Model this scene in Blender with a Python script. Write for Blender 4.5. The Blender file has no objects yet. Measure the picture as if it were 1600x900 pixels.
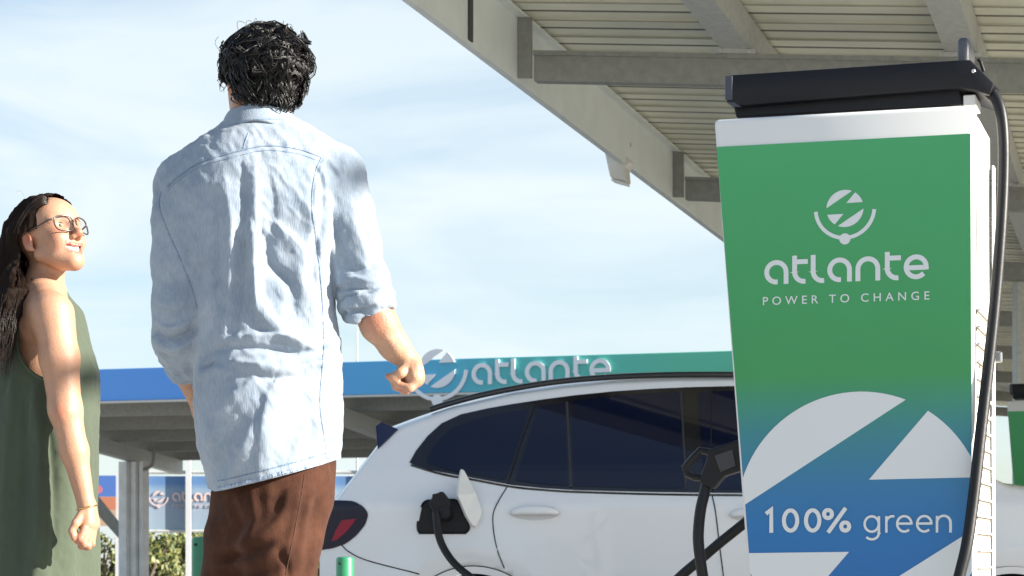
import bpy, bmesh, math, random
import numpy as np
from mathutils import Vector, Matrix, noise as mnoise
from mathutils.bvhtree import BVHTree

random.seed(7); RNG = np.random.default_rng(7)
scene = bpy.context.scene
COL = scene.collection
F = 3500.0; H0 = 0.65; PX0 = 800.0; PY0 = 870.0          # picture scale, eye height and horizon of a 1600x900 frame

# ------------------------------------------------------------------ camera, sky, sun, exposure
cam_d = bpy.data.cameras.new('camera'); cam = bpy.data.objects.new('camera', cam_d); COL.objects.link(cam)
cam.location = (0, 0, H0); cam.rotation_euler = (math.radians(90), 0, 0)
cam_d.sensor_width = 36; cam_d.lens = 36 * F / 1600; cam_d.shift_y = (PY0 - 450) / 1600
cam_d.clip_start = 0.1; cam_d.clip_end = 6000
cam_d.dof.use_dof = True; cam_d.dof.focus_distance = 5.9; cam_d.dof.aperture_fstop = 15.0
scene.camera = cam
SUN_EL = math.radians(21); SUN_AZ = math.radians(16)       # azimuth measured from +X towards the camera
SD = Vector((math.cos(SUN_AZ) * math.cos(SUN_EL), -math.sin(SUN_AZ) * math.cos(SUN_EL), math.sin(SUN_EL)))
sun_d = bpy.data.lights.new('sun', 'SUN'); sun_d.energy = 5.0; sun_d.angle = math.radians(0.5); sun_d.color = (1.0, 0.93, 0.82)
sun = bpy.data.objects.new('sun', sun_d); COL.objects.link(sun)
sun.rotation_euler = SD.to_track_quat('Z', 'Y').to_euler()
world = bpy.data.worlds.new('World'); scene.world = world; world.use_nodes = True
nt = world.node_tree; nt.nodes.clear()
N = nt.nodes.new; L = nt.links.new
sky = N('ShaderNodeTexSky'); sky.sky_type = 'NISHITA'; sky.sun_disc = False
sky.sun_elevation = SUN_EL; sky.sun_rotation = math.radians(90) + SUN_AZ
sky.air_density = 1.0; sky.dust_density = 0.8; sky.ozone_density = 2.5
tc = N('ShaderNodeTexCoord'); mp = N('ShaderNodeMapping'); mp.inputs['Scale'].default_value = (3.2, 3.2, 13.0)
mp.inputs['Location'].default_value = (0.35, 0.1, 0.2)
n1 = N('ShaderNodeTexNoise'); n1.inputs['Scale'].default_value = 1.5; n1.inputs['Detail'].default_value = 6; n1.inputs['Roughness'].default_value = 0.52
n1.inputs['Distortion'].default_value = 0.6
rp = N('ShaderNodeValToRGB'); rp.color_ramp.elements[0].position = 0.40; rp.color_ramp.elements[1].position = 0.66
rp.color_ramp.elements[0].color = (0, 0, 0, 1); rp.color_ramp.elements[1].color = (1, 1, 1, 1)
mx = N('ShaderNodeMixRGB'); mx.inputs['Color2'].default_value = (4.5, 5.05, 5.25, 1)
mul = N('ShaderNodeMath'); mul.operation = 'MULTIPLY_ADD'; mul.inputs[1].default_value = 0.55; mul.inputs[2].default_value = 0.40
bg = N('ShaderNodeBackground'); bg.inputs['Strength'].default_value = 0.068
out = N('ShaderNodeOutputWorld')
L(tc.outputs['Generated'], mp.inputs[0]); L(mp.outputs[0], n1.inputs['Vector']); L(n1.outputs['Fac'], rp.inputs[0])
sz = N('ShaderNodeSeparateXYZ'); ez = N('ShaderNodeMapRange'); ez.inputs['From Min'].default_value = .18; ez.inputs['From Max'].default_value = .6; ez.inputs['To Min'].default_value = 1.0; ez.inputs['To Max'].default_value = .22
mu2 = N('ShaderNodeMath'); mu2.operation = 'MULTIPLY'; L(tc.outputs['Generated'], sz.inputs[0]); L(sz.outputs['Z'], ez.inputs['Value']); L(ez.outputs[0], mu2.inputs[1])
L(rp.outputs[0], mul.inputs[0]); L(mul.outputs[0], mu2.inputs[0]); L(mu2.outputs[0], mx.inputs['Fac']); L(sky.outputs[0], mx.inputs['Color1'])
nrm = N('ShaderNodeVectorMath'); nrm.operation = 'DOT_PRODUCT'; nrm.inputs[1].default_value = (.42, -.88, .22)
mrw = N('ShaderNodeMapRange'); mrw.inputs['From Min'].default_value = -.35; mrw.inputs['From Max'].default_value = .9; mrw.inputs['To Min'].default_value = 1.0; mrw.inputs['To Max'].default_value = 1.05
sc3 = N('ShaderNodeVectorMath'); sc3.operation = 'SCALE'          # brighter thin cloud on the sun's side
L(tc.outputs['Generated'], nrm.inputs[0]); L(nrm.outputs['Value'], mrw.inputs['Value']); L(mx.outputs[0], sc3.inputs[0]); L(mrw.outputs[0], sc3.inputs['Scale'])
L(sc3.outputs[0], bg.inputs['Color']); L(bg.outputs[0], out.inputs['Surface'])
scene.view_settings.view_transform = 'Standard'; scene.view_settings.look = 'None'
scene.view_settings.exposure = 1.54; scene.view_settings.gamma = 1.0
scene.view_settings.use_curve_mapping = False

# ------------------------------------------------------------------ helpers
def P(px, py, Y):
    return Vector(((px - PX0) / F * Y, Y, H0 + (PY0 - py) / F * Y))

def nodes_of(m): return m.node_tree.nodes, m.node_tree.links

MATS = {}
def mat(name, col, rough=0.5, metal=0.0, var=0.0, vscale=8.0, bump=0.0, bscale=60.0, coat=0.0, spec=0.5, sss=0.0, sheen=0.0, aniso=0.0, stretch=None, col2=None):
    if name in MATS: return MATS[name]
    m = bpy.data.materials.new(name); m.use_nodes = True
    n, l = nodes_of(m); b = n['Principled BSDF']
    b.inputs['Base Color'].default_value = (*col, 1); b.inputs['Roughness'].default_value = rough
    b.inputs['Metallic'].default_value = metal; b.inputs['Coat Weight'].default_value = coat
    b.inputs['Coat Roughness'].default_value = 0.03
    b.inputs['Specular IOR Level'].default_value = spec
    if sss:
        b.inputs['Subsurface Weight'].default_value = sss; b.inputs['Subsurface Radius'].default_value = (1.0, 0.35, 0.2)
        b.inputs['Subsurface Scale'].default_value = 0.012
    if sheen:
        b.inputs['Sheen Weight'].default_value = sheen; b.inputs['Sheen Roughness'].default_value = 0.4
    if var or bump:
        t = n.new('ShaderNodeTexCoord'); mpn = n.new('ShaderNodeMapping'); l.new(t.outputs['Object'], mpn.inputs[0])
        if stretch: mpn.inputs['Scale'].default_value = stretch
    if var:
        ns = n.new('ShaderNodeTexNoise'); ns.inputs['Scale'].default_value = vscale; ns.inputs['Detail'].default_value = 8; ns.inputs['Roughness'].default_value = 0.65
        l.new(mpn.outputs[0], ns.inputs['Vector'])
        r = n.new('ShaderNodeValToRGB'); r.color_ramp.elements[0].position = 0.32; r.color_ramp.elements[1].position = 0.68
        c2 = col2 if col2 else tuple(max(0, c * (1 - var)) for c in col)
        r.color_ramp.elements[0].color = (*c2, 1); r.color_ramp.elements[1].color = (*(min(1, c * (1 + (0 if col2 else var * 0.5))) for c in col), 1)
        l.new(ns.outputs['Fac'], r.inputs[0]); l.new(r.outputs[0], b.inputs['Base Color'])
    if bump:
        nb = n.new('ShaderNodeTexNoise'); nb.inputs['Scale'].default_value = bscale; nb.inputs['Detail'].default_value = 4
        l.new(mpn.outputs[0], nb.inputs['Vector'])
        bp = n.new('ShaderNodeBump'); bp.inputs['Strength'].default_value = bump; bp.inputs['Distance'].default_value = 0.01
        l.new(nb.outputs['Fac'], bp.inputs['Height']); l.new(bp.outputs[0], b.inputs['Normal'])
    MATS[name] = m
    return m

def thing(name, label, cat, loc=(0, 0, 0), group=None, kind=None):
    o = bpy.data.objects.new(name, None); COL.objects.link(o); o.location = loc; o.empty_display_size = 0.1
    o['label'] = label; o['category'] = cat
    if group: o['group'] = group
    if kind: o['kind'] = kind
    return o

def root_of(o):
    while o.parent: o = o.parent
    return o

def link_mesh(name, me, mats, parent=None, smooth=False):
    o = bpy.data.objects.new(name, me); COL.objects.link(o)
    if not isinstance(mats, (list, tuple)): mats = [mats]
    for m in mats: me.materials.append(m)
    if parent:
        o.parent = parent
        off = Vector(root_of(parent).location)
        me.transform(Matrix.Translation(-off))
    if smooth: me.polygons.foreach_set('use_smooth', [True] * len(me.polygons))
    me.update()
    return o

def mesh_np(name, V, Fc):
    me = bpy.data.meshes.new(name)
    V = np.asarray(V, np.float32); Fc = np.asarray(Fc, np.int32)
    k = Fc.shape[1]
    me.vertices.add(len(V)); me.vertices.foreach_set('co', V.ravel())
    me.loops.add(len(Fc) * k); me.loops.foreach_set('vertex_index', Fc.ravel())
    me.polygons.add(len(Fc)); me.polygons.foreach_set('loop_start', np.arange(0, len(Fc) * k, k, dtype=np.int32))
    me.update(calc_edges=True); me.validate()
    return me

def catmull(pts, n=8):
    pts = [np.array(p, float) for p in pts]
    if len(pts) < 3: return [pts[0] + (pts[-1] - pts[0]) * t for t in np.linspace(0, 1, n + 1)]
    q = [2 * pts[0] - pts[1]] + pts + [2 * pts[-1] - pts[-2]]
    r = []
    for i in range(1, len(q) - 2):
        for j in range(n):
            t = j / n; a, b, c, d = q[i - 1], q[i], q[i + 1], q[i + 2]
            r.append(0.5 * ((2 * b) + (-a + c) * t + (2 * a - 5 * b + 4 * c - d) * t * t + (-a + 3 * b - 3 * c + d) * t ** 3))
    r.append(pts[-1]); return r

class MB:
    """collects shapes into one mesh"""
    def __init__(s): s.v = []; s.f = []; s.m = []; s.cur = 0
    def add(s, vs, fs):
        k = len(s.v); s.v += [tuple(map(float, v)) for v in vs]
        for f in fs: s.f.append([i + k for i in f]); s.m.append(s.cur)
    def obox(s, o, a, b, c):
        """box from corner o and three edge vectors"""
        o, a, b, c = Vector(o), Vector(a), Vector(b), Vector(c)
        vs = [o, o + a, o + a + b, o + b, o + c, o + a + c, o + a + b + c, o + b + c]
        fs = [(0, 3, 2, 1), (4, 5, 6, 7), (0, 1, 5, 4), (1, 2, 6, 5), (2, 3, 7, 6), (3, 0, 4, 7)]
        if a.cross(b).dot(c) < 0: fs = [f[::-1] for f in fs]
        s.add(vs, fs)
    def box(s, x0, x1, y0, y1, z0, z1): s.obox((x0, y0, z0), (x1 - x0, 0, 0), (0, y1 - y0, 0), (0, 0, z1 - z0))
    def tube(s, pts, r, seg=12, cap=True, flat=1.0):
        pts = [Vector(p) for p in pts]; n = len(pts)
        rs = [r] * n if isinstance(r, (int, float)) else list(r)
        t0 = (pts[1] - pts[0]).normalized(); up = Vector((0, 0, 1)) if abs(t0.z) < 0.9 else Vector((0, 1, 0))
        nn = (up - t0 * up.dot(t0)).normalized(); vs = []; fs = []
        for i in range(n):
            t = (pts[min(i + 1, n - 1)] - pts[max(i - 1, 0)])
            if t.length < 1e-9: t = t0
            t = t.normalized(); nn = (nn - t * nn.dot(t))
            nn = nn.normalized() if nn.length > 1e-6 else t.orthogonal().normalized()
            bb = t.cross(nn)
            for j in range(seg):
                a = 2 * math.pi * j / seg; vs.append(pts[i] + (nn * math.cos(a) + bb * math.sin(a) * flat) * rs[i])
        for i in range(n - 1):
            for j in range(seg):
                k = (j + 1) % seg; fs.append((i * seg + j, i * seg + k, (i + 1) * seg + k, (i + 1) * seg + j))
        if cap: fs.append(tuple(range(seg))[::-1]); fs.append(tuple(range((n - 1) * seg, n * seg)))
        s.add(vs, fs)
    def rings(s, rings, cap=True, closed=True):
        n = len(rings[0]); vs = [p for r in rings for p in r]; fs = []
        for i in range(len(rings) - 1):
            for j in range(n if closed else n - 1):
                k = (j + 1) % n; fs.append((i * n + j, i * n + k, (i + 1) * n + k, (i + 1) * n + j))
        if cap and closed: fs.append(tuple(range(n))[::-1]); fs.append(tuple(range((len(rings) - 1) * n, len(rings) * n)))
        s.add(vs, fs)
    def prism(s, poly, d):
        """polygon (3D points) extruded by vector d"""
        poly = [Vector(p) for p in poly]; d = Vector(d); n = len(poly)
        nrm = Vector((0, 0, 0))
        for i in range(n): nrm += (poly[i] - poly[0]).cross(poly[(i + 1) % n] - poly[0])
        if nrm.dot(d) > 0: poly = poly[::-1]
        vs = poly + [p + d for p in poly]
        fs = [tuple(range(n)), tuple(range(2 * n - 1, n - 1, -1))]
        for i in range(n): j = (i + 1) % n; fs.append((j, i, n + i, n + j))
        s.add(vs, fs)
    def lathe(s, o, axis, prof, seg=32, cap=True):
        o = Vector(o); ax = Vector(axis).normalized(); a = ax.orthogonal().normalized(); b = ax.cross(a)
        s.rings([[o + ax * h + (a * math.cos(2 * math.pi * j / seg) + b * math.sin(2 * math.pi * j / seg)) * r for j in range(seg)] for (r, h) in prof], cap)
    def build(s, name, mats, parent=None, smooth=False, bevel=0.0, bseg=2, tri=False):
        me = bpy.data.meshes.new(name); me.from_pydata(s.v, [], s.f)
        me.polygons.foreach_set('material_index', s.m)
        bm = bmesh.new(); bm.from_mesh(me); bmesh.ops.remove_doubles(bm, verts=bm.verts, dist=1e-5) if bevel else None
        if bevel:
            ed = [e for e in bm.edges if len(e.link_faces) == 2 and e.calc_face_angle(0) > 0.5]
            bmesh.ops.bevel(bm, geom=ed, offset=bevel, segments=bseg, profile=0.5, affect='EDGES', clamp_overlap=True)
        bmesh.ops.recalc_face_normals(bm, faces=bm.faces)
        ng = [f for f in bm.faces if len(f.verts) > 4]
        if ng: bmesh.ops.triangulate(bm, faces=ng)
        bm.to_mesh(me); bm.free()
        o = link_mesh(name, me, mats, parent)
        if smooth:
            me.polygons.foreach_set('use_smooth', [True] * len(me.polygons))
            if smooth != 2:
                me.set_sharp_from_angle(angle=math.radians(38))
        return o

# ------------------------------------------------------------------ rounded lettering and emblem, drawn as strokes
def arc(cx, cy, r, a0, a1, n=18):
    return [(cx + r * math.cos(math.radians(a0 + (a1 - a0) * i / n)), cy + r * math.sin(math.radians(a0 + (a1 - a0) * i / n))) for i in range(n + 1)]
R_ = 0.41
GLYPH = {
    'a': ([arc(.5, .5, R_, -82, -360) + [(.91, 0.0)]], 1.17),
    't': ([[(.1, 1.16), (.1, .48)] + arc(.5, .48, .4, 180, 278), [(.14, .9), (.66, .9)]], .78),
    'l': ([[(.1, 1.16), (.1, .48)] + arc(.5, .48, .4, 180, 278)], .70),
    'n': ([[(.09, 0.0)] + arc(.5, .5, R_, 180, 0) + [(.91, 0.0)]], 1.20),
    'e': ([[(.15, .47), (.90, .47)], [(.91, .38)] + arc(.5, .5, R_, 0, 318)], 1.0),
}
def ribbon(mb, pts, w, M, th):
    pts = [np.array(p, float) for p in pts]; k = len(pts); Ls = []; Rs = []
    for i in range(k):
        d0 = pts[i] - pts[i - 1] if i else pts[1] - pts[0]; d1 = pts[i + 1] - pts[i] if i < k - 1 else pts[-1] - pts[-2]
        d0 = d0 / (np.linalg.norm(d0) + 1e-9); d1 = d1 / (np.linalg.norm(d1) + 1e-9)
        t = d0 + d1; t /= (np.linalg.norm(t) + 1e-9); n_ = np.array((-t[1], t[0])); sc = 1 / max(0.5, float(np.dot(n_, (-d0[1], d0[0]))))
        Ls.append(pts[i] + n_ * w / 2 * sc); Rs.append(pts[i] - n_ * w / 2 * sc)
    vs = []
    for h in (0, th):
        for i in range(k): vs += [M(Ls[i], h), M(Rs[i], h)]
    fs = []; o = 2 * k
    for i in range(k - 1):
        a, b, c, d = 2 * i, 2 * i + 1, 2 * i + 3, 2 * i + 2
        fs += [(o + a, o + b, o + c, o + d), (a, d, c, b), (a, o + a, o + d, d), (b, c, o + c, o + b)]
    fs += [(0, 1, o + 1, o), (o - 2, 2 * o - 2, 2 * o - 1, o - 1)]
    mb.add(vs, fs)
def plane_map(o, right, up, nrm, s, lift=0.0):
    o, right, up, nrm = Vector(o), Vector(right), Vector(up), Vector(nrm)
    return lambda p, h: o + right * (p[0] * s) + up * (p[1] * s) + nrm * (h + lift)
def wordmark(mb, M, th, w=0.2):
    x = 0
    for i, c in enumerate('atlante'):
        st, adv = GLYPH[c]
        for j, q in enumerate(st): ribbon(mb, [(p[0] + x, p[1]) for p in q], w, (lambda p, h, k=j: M(p, h + 0.0004 * k)), th)
        x += adv
    return x
def chord_poly(kind):
    top = [(-.99, .06)] + arc(0, 0, 1, 176.5, 68, 30) ; tri = [(.55, .835)] + arc(0, 0, 1, 56.6, 17.5, 14) + [(.08, .29)]
    if kind == 0: return top
    if kind == 1: return tri
    if kind == 2: return [(-x, -y) for x, y in top]
    return [(-x, -y) for x, y in tri]
def emblem(mb, M, th, bowl=True):
    for k in range(4):
        q = chord_poly(k); mb.prism([M(p, 0) for p in q], M((0, 0), th) - M((0, 0), 0))
    if bowl:
        ribbon(mb, arc(0, 0, 1.58, 184, 356, 40), .2, M, th)
        q = arc(0, -1.64, .3, 0, 350, 24); mb.prism([M(p, 0) for p in q], M((0, 0), th * 1.15) - M((0, 0), 0))
def text_mesh(txt, M, th, fit_w, spacing=1.0, bold=0.0, wscale=1.0):
    c = bpy.data.curves.new('t', 'FONT'); c.body = txt; c.space_character = spacing; c.offset = bold; c.resolution_u = 6; c.extrude = 0.02
    o = bpy.data.objects.new('t', c); COL.objects.link(o); bpy.context.view_layer.update()
    dg = bpy.context.evaluated_depsgraph_get(); me = bpy.data.meshes.new_from_object(o.evaluated_get(dg))
    bpy.data.objects.remove(o); bpy.data.curves.remove(c)
    xs = [v.co.x for v in me.vertices]; x0, x1 = min(xs), max(xs); s = fit_w / (x1 - x0)
    for v in me.vertices:
        p = ((v.co.x - x0) * s, v.co.y * s * wscale); v.co = M(p, th if v.co.z > 0 else 0.0)
    return me
def copy_tree(o, parent=None):
    c = o.copy(); COL.objects.link(c)
    if parent: c.parent = parent
    for ch in list(o.children): copy_tree(ch, c)
    return c
# ================================================================== ground
GZ = -0.10
def sheet(name, x0, x1, y0, y1, z, m):
    mb = MB(); mb.add([(x0, y0, z), (x1, y0, z), (x1, y1, z), (x0, y1, z)], [(0, 1, 2, 3)]); o = mb.build(name, m); o['kind'] = 'structure'; return o
asphalt = mat('asphalt', (.40, .385, .355), .9, var=.25, vscale=3, bump=.5, bscale=120)
concrete = mat('concrete', (.50, .475, .44), .85, var=.22, vscale=2.2, bump=.3, bscale=60)
paint = mat('road_paint', (.75, .75, .72), .7, var=.15, vscale=20)
sheet('ground', -2500, 2500, -400, 4500, GZ, asphalt)
mb = MB(); mb.box(-5.5, 4.2, -3.0, 8.2, GZ + .001, 0.0); o = mb.build('pavement', concrete, bevel=.02); o['kind'] = 'structure'
for x in (-1.6, 1.2 + 2.6, 6.4):
    sheet('bay_marking', x, x + .12, 8.6, 13.2, GZ + .004, paint)

# ================================================================== near canopy
galv = mat('galvanised_steel', (.56, .57, .54), .55, metal=.25, var=.2, vscale=24, bump=.06, bscale=40, col2=(.43, .44, .42))
galv_dark = mat('weathered_steel', (.31, .315, .29), .55, metal=.2, var=.16, vscale=18, bump=.08, bscale=30)
cream = mat('cream_roof_sheet', (.86, .85, .70), .45, var=.12, vscale=1.7)
offwhite = mat('pale_painted_steel', (.80, .84, .81), .5, var=.10, vscale=2)
E0 = P(635, 0, 11.06); U = Vector((.2705, .9627, 0)); VV = Vector((.9627, -.2705, -.077)); Zv = Vector((0, 0, 1))
def cpt(s, t, dz=0.0): return E0 + U * s + VV * t + Zv * dz
S0, S1, T1 = -1.1, 36.0, 10.0
can = thing('parking_canopy', 'large steel parking canopy with cream ribbed roof sheets over the white car', 'canopy', (E0.x + 4, 14, GZ))
def cbox(mb, s0, s1, t0, t1, d0, d1): mb.obox(cpt(s0, t0, d0), U * (s1 - s0), VV * (t1 - t0), Zv * (d1 - d0))
bsp = [-0.9, 1.93, 6.37, 10.8, 15.25, 19.7, 24.1, 28.5, 33.0]
mb = MB()
cbox(mb, S0, S1, -.012, .036, -.010, .012)
cbox(mb, S0, S1, .02, .035, .0125, .36)
cbox(mb, S0, S1, -.012, .09, .361, .375)
mb.build('edge_beam', offwhite, can)
for b in bsp:
    mb = MB(); cbox(mb, b - .016, b + .006, .036, .12, .0125, .36); mb.build('stiffener_plate', galv_dark, can)
mb = MB(); cbox(mb, .93, 1.0, .0355, .045, .0125, .36); mb.build('splice_plate', mat('splice_gap', (.06, .06, .06), .7), can)
mb = MB(); mb.tube([(6.9, 2.78, 4.37), (6.9, 8.5, 4.37)], .04, 12); mb.build('shadow_rail', galv, can)  # out-of-view rail added to cast the shadow band on sleeve and arm
for y in (8.2, 8.44):  # posts under the added rail, also out of view
    mb = MB(); mb.tube([(6.9, y, GZ), (6.9, y, 4.31)], .05, 12); mb.build('shadow_rail_post', galv, can)
# ribbed roof sheet, ribs run across the canopy
mb = MB(); prof = []; s = S0; joints = []
while s < S1:
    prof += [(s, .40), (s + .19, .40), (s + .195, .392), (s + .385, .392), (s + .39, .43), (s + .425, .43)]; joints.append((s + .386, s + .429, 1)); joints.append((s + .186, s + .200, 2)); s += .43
mb.rings([[cpt(a, -.06, h) for a, h in prof], [cpt(a, T1 + .2, h) for a, h in prof]], cap=False, closed=False)
mb.rings([[cpt(a, -.06, h + .046) for a, h in prof], [cpt(a, T1 + .2, h + .046) for a, h in prof]], cap=False, closed=False)
for a0, a1, k in joints:       # dark strips paint in the shade of the laps between panels
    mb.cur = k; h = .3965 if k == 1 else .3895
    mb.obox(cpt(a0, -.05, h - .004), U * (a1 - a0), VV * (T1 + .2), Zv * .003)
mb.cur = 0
mb.build('roof_sheet', [cream, mat('lap_shade', (.17, .165, .135), .8), mat('faint_lap_shade', (.42, .41, .33), .8)], can)
def csec(mb, s, t0, t1, d0, h, w):
    """C purlin running across: web facing the camera side, two flanges"""
    cbox(mb, s, s + .012, t0, t1, d0, d0 + h); cbox(mb, s + .0125, s + w, t0, t1, d0, d0 + .012); cbox(mb, s + .0125, s + w, t0, t1, d0 + h - .012, d0 + h)
for b in bsp:
    mb = MB(); csec(mb, b, .13, T1, 0.0, .17, .09); cbox(mb, b - .02, b - .001, .13, T1, .145, .171)
    tt = .3
    while tt < T1:
        cbox(mb, b - .03, b - .0201, tt, tt + .022, .15, .166); tt += .11 if random.random() > .15 else .2
    mb.build('cross_beam', galv_dark, can)
    for t in ((1.22, 2.46) if b in bsp[1:3] else ()):          # bolted cleats under the joist ends
        mb = MB(); cbox(mb, b - .026, b + .09, t - .03, t + .20, .1715, .198); cl_ = mb.build('cleat', galv, can)
        for q_ in (.0, .16):
            p_ = cpt(b - .027, t + q_, .186); mb = MB(); mb.lathe(p_, -U, [(.011, -.002), (.011, .008), (.006, .012), (.001, .012)], 8); mb.build('bolt', galv, cl_)
for i in range(len(bsp) - 1):
    for t in (1.22, 2.46, 4.6, 6.8, 8.9):
        mb = MB(); cbox(mb, bsp[i] + .02, bsp[i + 1] + .05, t, t + .17, .20, .205); cbox(mb, bsp[i] + .02, bsp[i + 1] + .05, t, t + .006, .206, .38); cbox(mb, bsp[i] + .02, bsp[i + 1] + .05, t + .164, t + .17, .206, .38)
        mb.build('joist', galv, can)
mb = MB(); cbox(mb, S0, S1, T1 + .01, T1 + .15, -.01, .36); mb.build('gutter_beam', offwhite, can)
for s, t in ((2.4, 2.45), (10.9, 2.45), (19.8, 2.45), (2.4, 8.6), (10.9, 8.6), (19.8, 8.6)):
    p = cpt(s, t, 0); mb = MB(); mb.obox((p.x - .1, p.y - .1, GZ), (.2, 0, 0), (0, .2, 0), (0, 0, p.z - GZ)); mb.build('column', galv, can, bevel=.01)
# raking braces towards the right bay
for s0, t0, s1, t1 in ((6.4, 6.2, 10.8, 3.6), (10.8, 6.4, 15.2, 4.0), (15.2, 5.0, 19.6, 7.5)):
    mb = MB(); mb.tube([cpt(s0, t0, -.03), cpt(s1, t1, -.03)], .035, 8); mb.build('brace', galv, can)

# lamp on the eave
lp = P(965, 250, 15.6)
lam = thing('floodlight', 'small white lamp housing fixed under the canopy eave', 'lamp', lp)
mb = MB(); q = [P(944, 236, 15.6), P(953, 277, 15.6), P(979, 284, 15.6), P(977, 262, 15.6), P(985, 252, 15.6), P(970, 235, 15.6)]
mb.prism(q, (.04, .14, 0)); mb.build('housing', mat('white_plastic', (.72, .70, .64), .4), lam, bevel=.012)
mb = MB(); mb.prism([P(955, 279, 15.62), P(978, 285, 15.62), P(977, 288, 15.62), P(955, 282, 15.62)], (.035, .12, 0)); mb.build('lens', mat('frosted_glass', (.8, .8, .78), .2), lam)
mb = MB(); mb.tube([P(966, 240, 15.66), P(972, 228, 15.72), P(984, 226, 15.75)], .022, 8); mb.build('bracket', galv, lam)

# ================================================================== far canopy with blue-green fascia
FA = P(150, 577, 35.0); FBv = P(1140, 548, 31.85)
fr = (FBv - FA); fr.z = 0; fr.normalize(); fb = Vector((-fr.y, fr.x, 0)); fn = -fb
def fpt(px, py, off=0.0):
    d = Vector(((px - PX0) / F, 1, (PY0 - py) / F)); o = Vector((0, 0, H0)); t = (FA + fn * off - o).dot(fn) / d.dot(fn); return o + d * t
far = thing('charging_canopy', 'far charging canopy with long fascia fading from blue to green behind the man', 'canopy', (FA.x + 5, 36, GZ))
fm = bpy.data.materials.new('fascia_print'); fm.use_nodes = True; n, l = nodes_of(fm); b = n['Principled BSDF']; b.inputs['Roughness'].default_value = .45
t = n.new('ShaderNodeTexCoord'); sx = n.new('ShaderNodeSeparateXYZ'); mr = n.new('ShaderNodeMapRange'); cr = n.new('ShaderNodeValToRGB')
fx0 = FA.x - (FA.x + 5); fx1 = FBv.x - (FA.x + 5)
mr.inputs['From Min'].default_value = fx0; mr.inputs['From Max'].default_value = fx1
l.new(t.outputs['Object'], sx.inputs[0]); l.new(sx.outputs['X'], mr.inputs['Value']); l.new(mr.outputs[0], cr.inputs[0]); l.new(cr.outputs[0], b.inputs['Base Color'])
e = cr.color_ramp.elements; e[0].position = 0.15; e[0].color = (.10, .33, .82, 1); e[1].position = .95; e[1].color = (.12, .58, .38, 1)
q = e.new(.52); q.color = (.09, .44, .76, 1); q = e.new(.66); q.color = (.09, .50, .52, 1)
zt, zb = FA.z, FA.z - .5
FL = FA - fr * 2.6; FLEN = 15.0
def fbox(mb, a0, a1, b0, b1, z0, z1): mb.obox(FL + fr * a0 + fb * b0 + Vector((0, 0, z0 - FL.z)), fr * (a1 - a0), fb * (b1 - b0), Vector((0, 0, z1 - z0)))
mb = MB(); fbox(mb, 0, FLEN, 0, .06, zb, zt); mb.build('fascia', fm, far, bevel=.008)
mb = MB(); fbox(mb, 0, FLEN, -.03, .08, zb - .035, zb - .004); mb.build('fascia_trim', mat('light_trim', (.55, .54, .50), .4, metal=.3), far)
dsl = -.088; soffit = mat('brown_grey_roof_sheet', (.50, .41, .30), .6, var=.25, vscale=3)
mb = MB(); prof = []; a = 0.02
while a < FLEN - .3:
    prof += [(a, 0), (a + .2, 0), (a + .23, .04), (a + .3, .04)]; a += .33
mb.rings([[FL + fr * a + fb * .081 + Vector((0, 0, zb + h + .12 - FL.z)) for a, h in prof], [FL + fr * a + fb * 6.4 + Vector((0, 0, zb + h + .12 + dsl * 6.4 - FL.z)) for a, h in prof]], cap=False, closed=False)
mb.rings([[FL + fr * a + fb * .081 + Vector((0, 0, zb + h + .16 - FL.z)) for a, h in prof], [FL + fr * a + fb * 6.4 + Vector((0, 0, zb + h + .16 + dsl * 6.4 - FL.z)) for a, h in prof]], cap=False, closed=False)
mb.build('roof_sheet', soffit, far)
for bd in (.9, 2.3, 3.7, 5.0, 6.2):
    mb = MB(); z = zb + dsl * bd; fbox(mb, 0, FLEN, bd, bd + .1, z - .1, z + .118); mb.build('purlin', galv_dark, far)
def rafter(aa):
    mb = MB(); o = FL + fr * aa + fb * .3 + Vector((0, 0, zb + dsl * .3 - .36 - FL.z)); mb.obox(o, fr * .16, fb * 5.9 + Vector((0, 0, dsl * 5.9)), Vector((0, 0, .255))); mb.build('rafter', galv, far)
Ycol = 39.6
pc = P(203, 720, Ycol)
for da in (0, 5.6, 11.2):
    c = pc + fr * da; ztop = zb + dsl * ((c - FL).dot(fb)) - .37
    aa = (c - FL).dot(fr); rafter(aa - .08)
    for k, w_, m in ((-.20, .17, 'light_column'), (.01, .11, 'light_column'), (.16, .08, 'light_column')):
        mb = MB(); mb.obox((c.x + k, c.y, GZ), (w_ * .86, -w_ * .5, 0), (.09, .155, 0), (0, 0, ztop - GZ)); mb.build('column', mat('light_column', (.85, .85, .83), .5, metal=.0, var=.15, vscale=4), far)
    mb = MB(); q = [P(140, 760, Ycol), P(140, 790, Ycol), P(186, 842, Ycol), P(190, 822, Ycol)]; mb.prism([p + fr * da for p in q], (0, .12, 0)); mb.build('brace', galv_dark, far)
    mb = MB(); pp = [P(222, 735, Ycol), P(236, 728, Ycol), P(240, 716, Ycol), P(240, 700, Ycol)]; mb.tube([p + fr * da for p in catmull(pp, 5) for p in [Vector(p)]], .03, 8); mb.build('downpipe', galv_dark, far)
# raised letters on the fascia
lw = mat('letter_white', (.88, .88, .90), .5)
ps = (fpt(955, 590) - fpt(738, 590)).length; sc_ = ps / 6.82
o_ = fpt(738, 601.5, .0); right_ = (fpt(955, 594) - fpt(738, 601.5)).normalized()
mb = MB(); wordmark(mb, plane_map(o_, right_, Zv, fn, sc_, .002), .03, .20); mb.build('raised_lettering', lw, far)
mb = MB(); ec = fpt(684, 576); er = (fpt(712, 576) - ec).length; emblem(mb, plane_map(ec, fr, Zv, fn, er * 1.02, .002), .03); mb.build('raised_emblem', lw, far)
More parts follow.
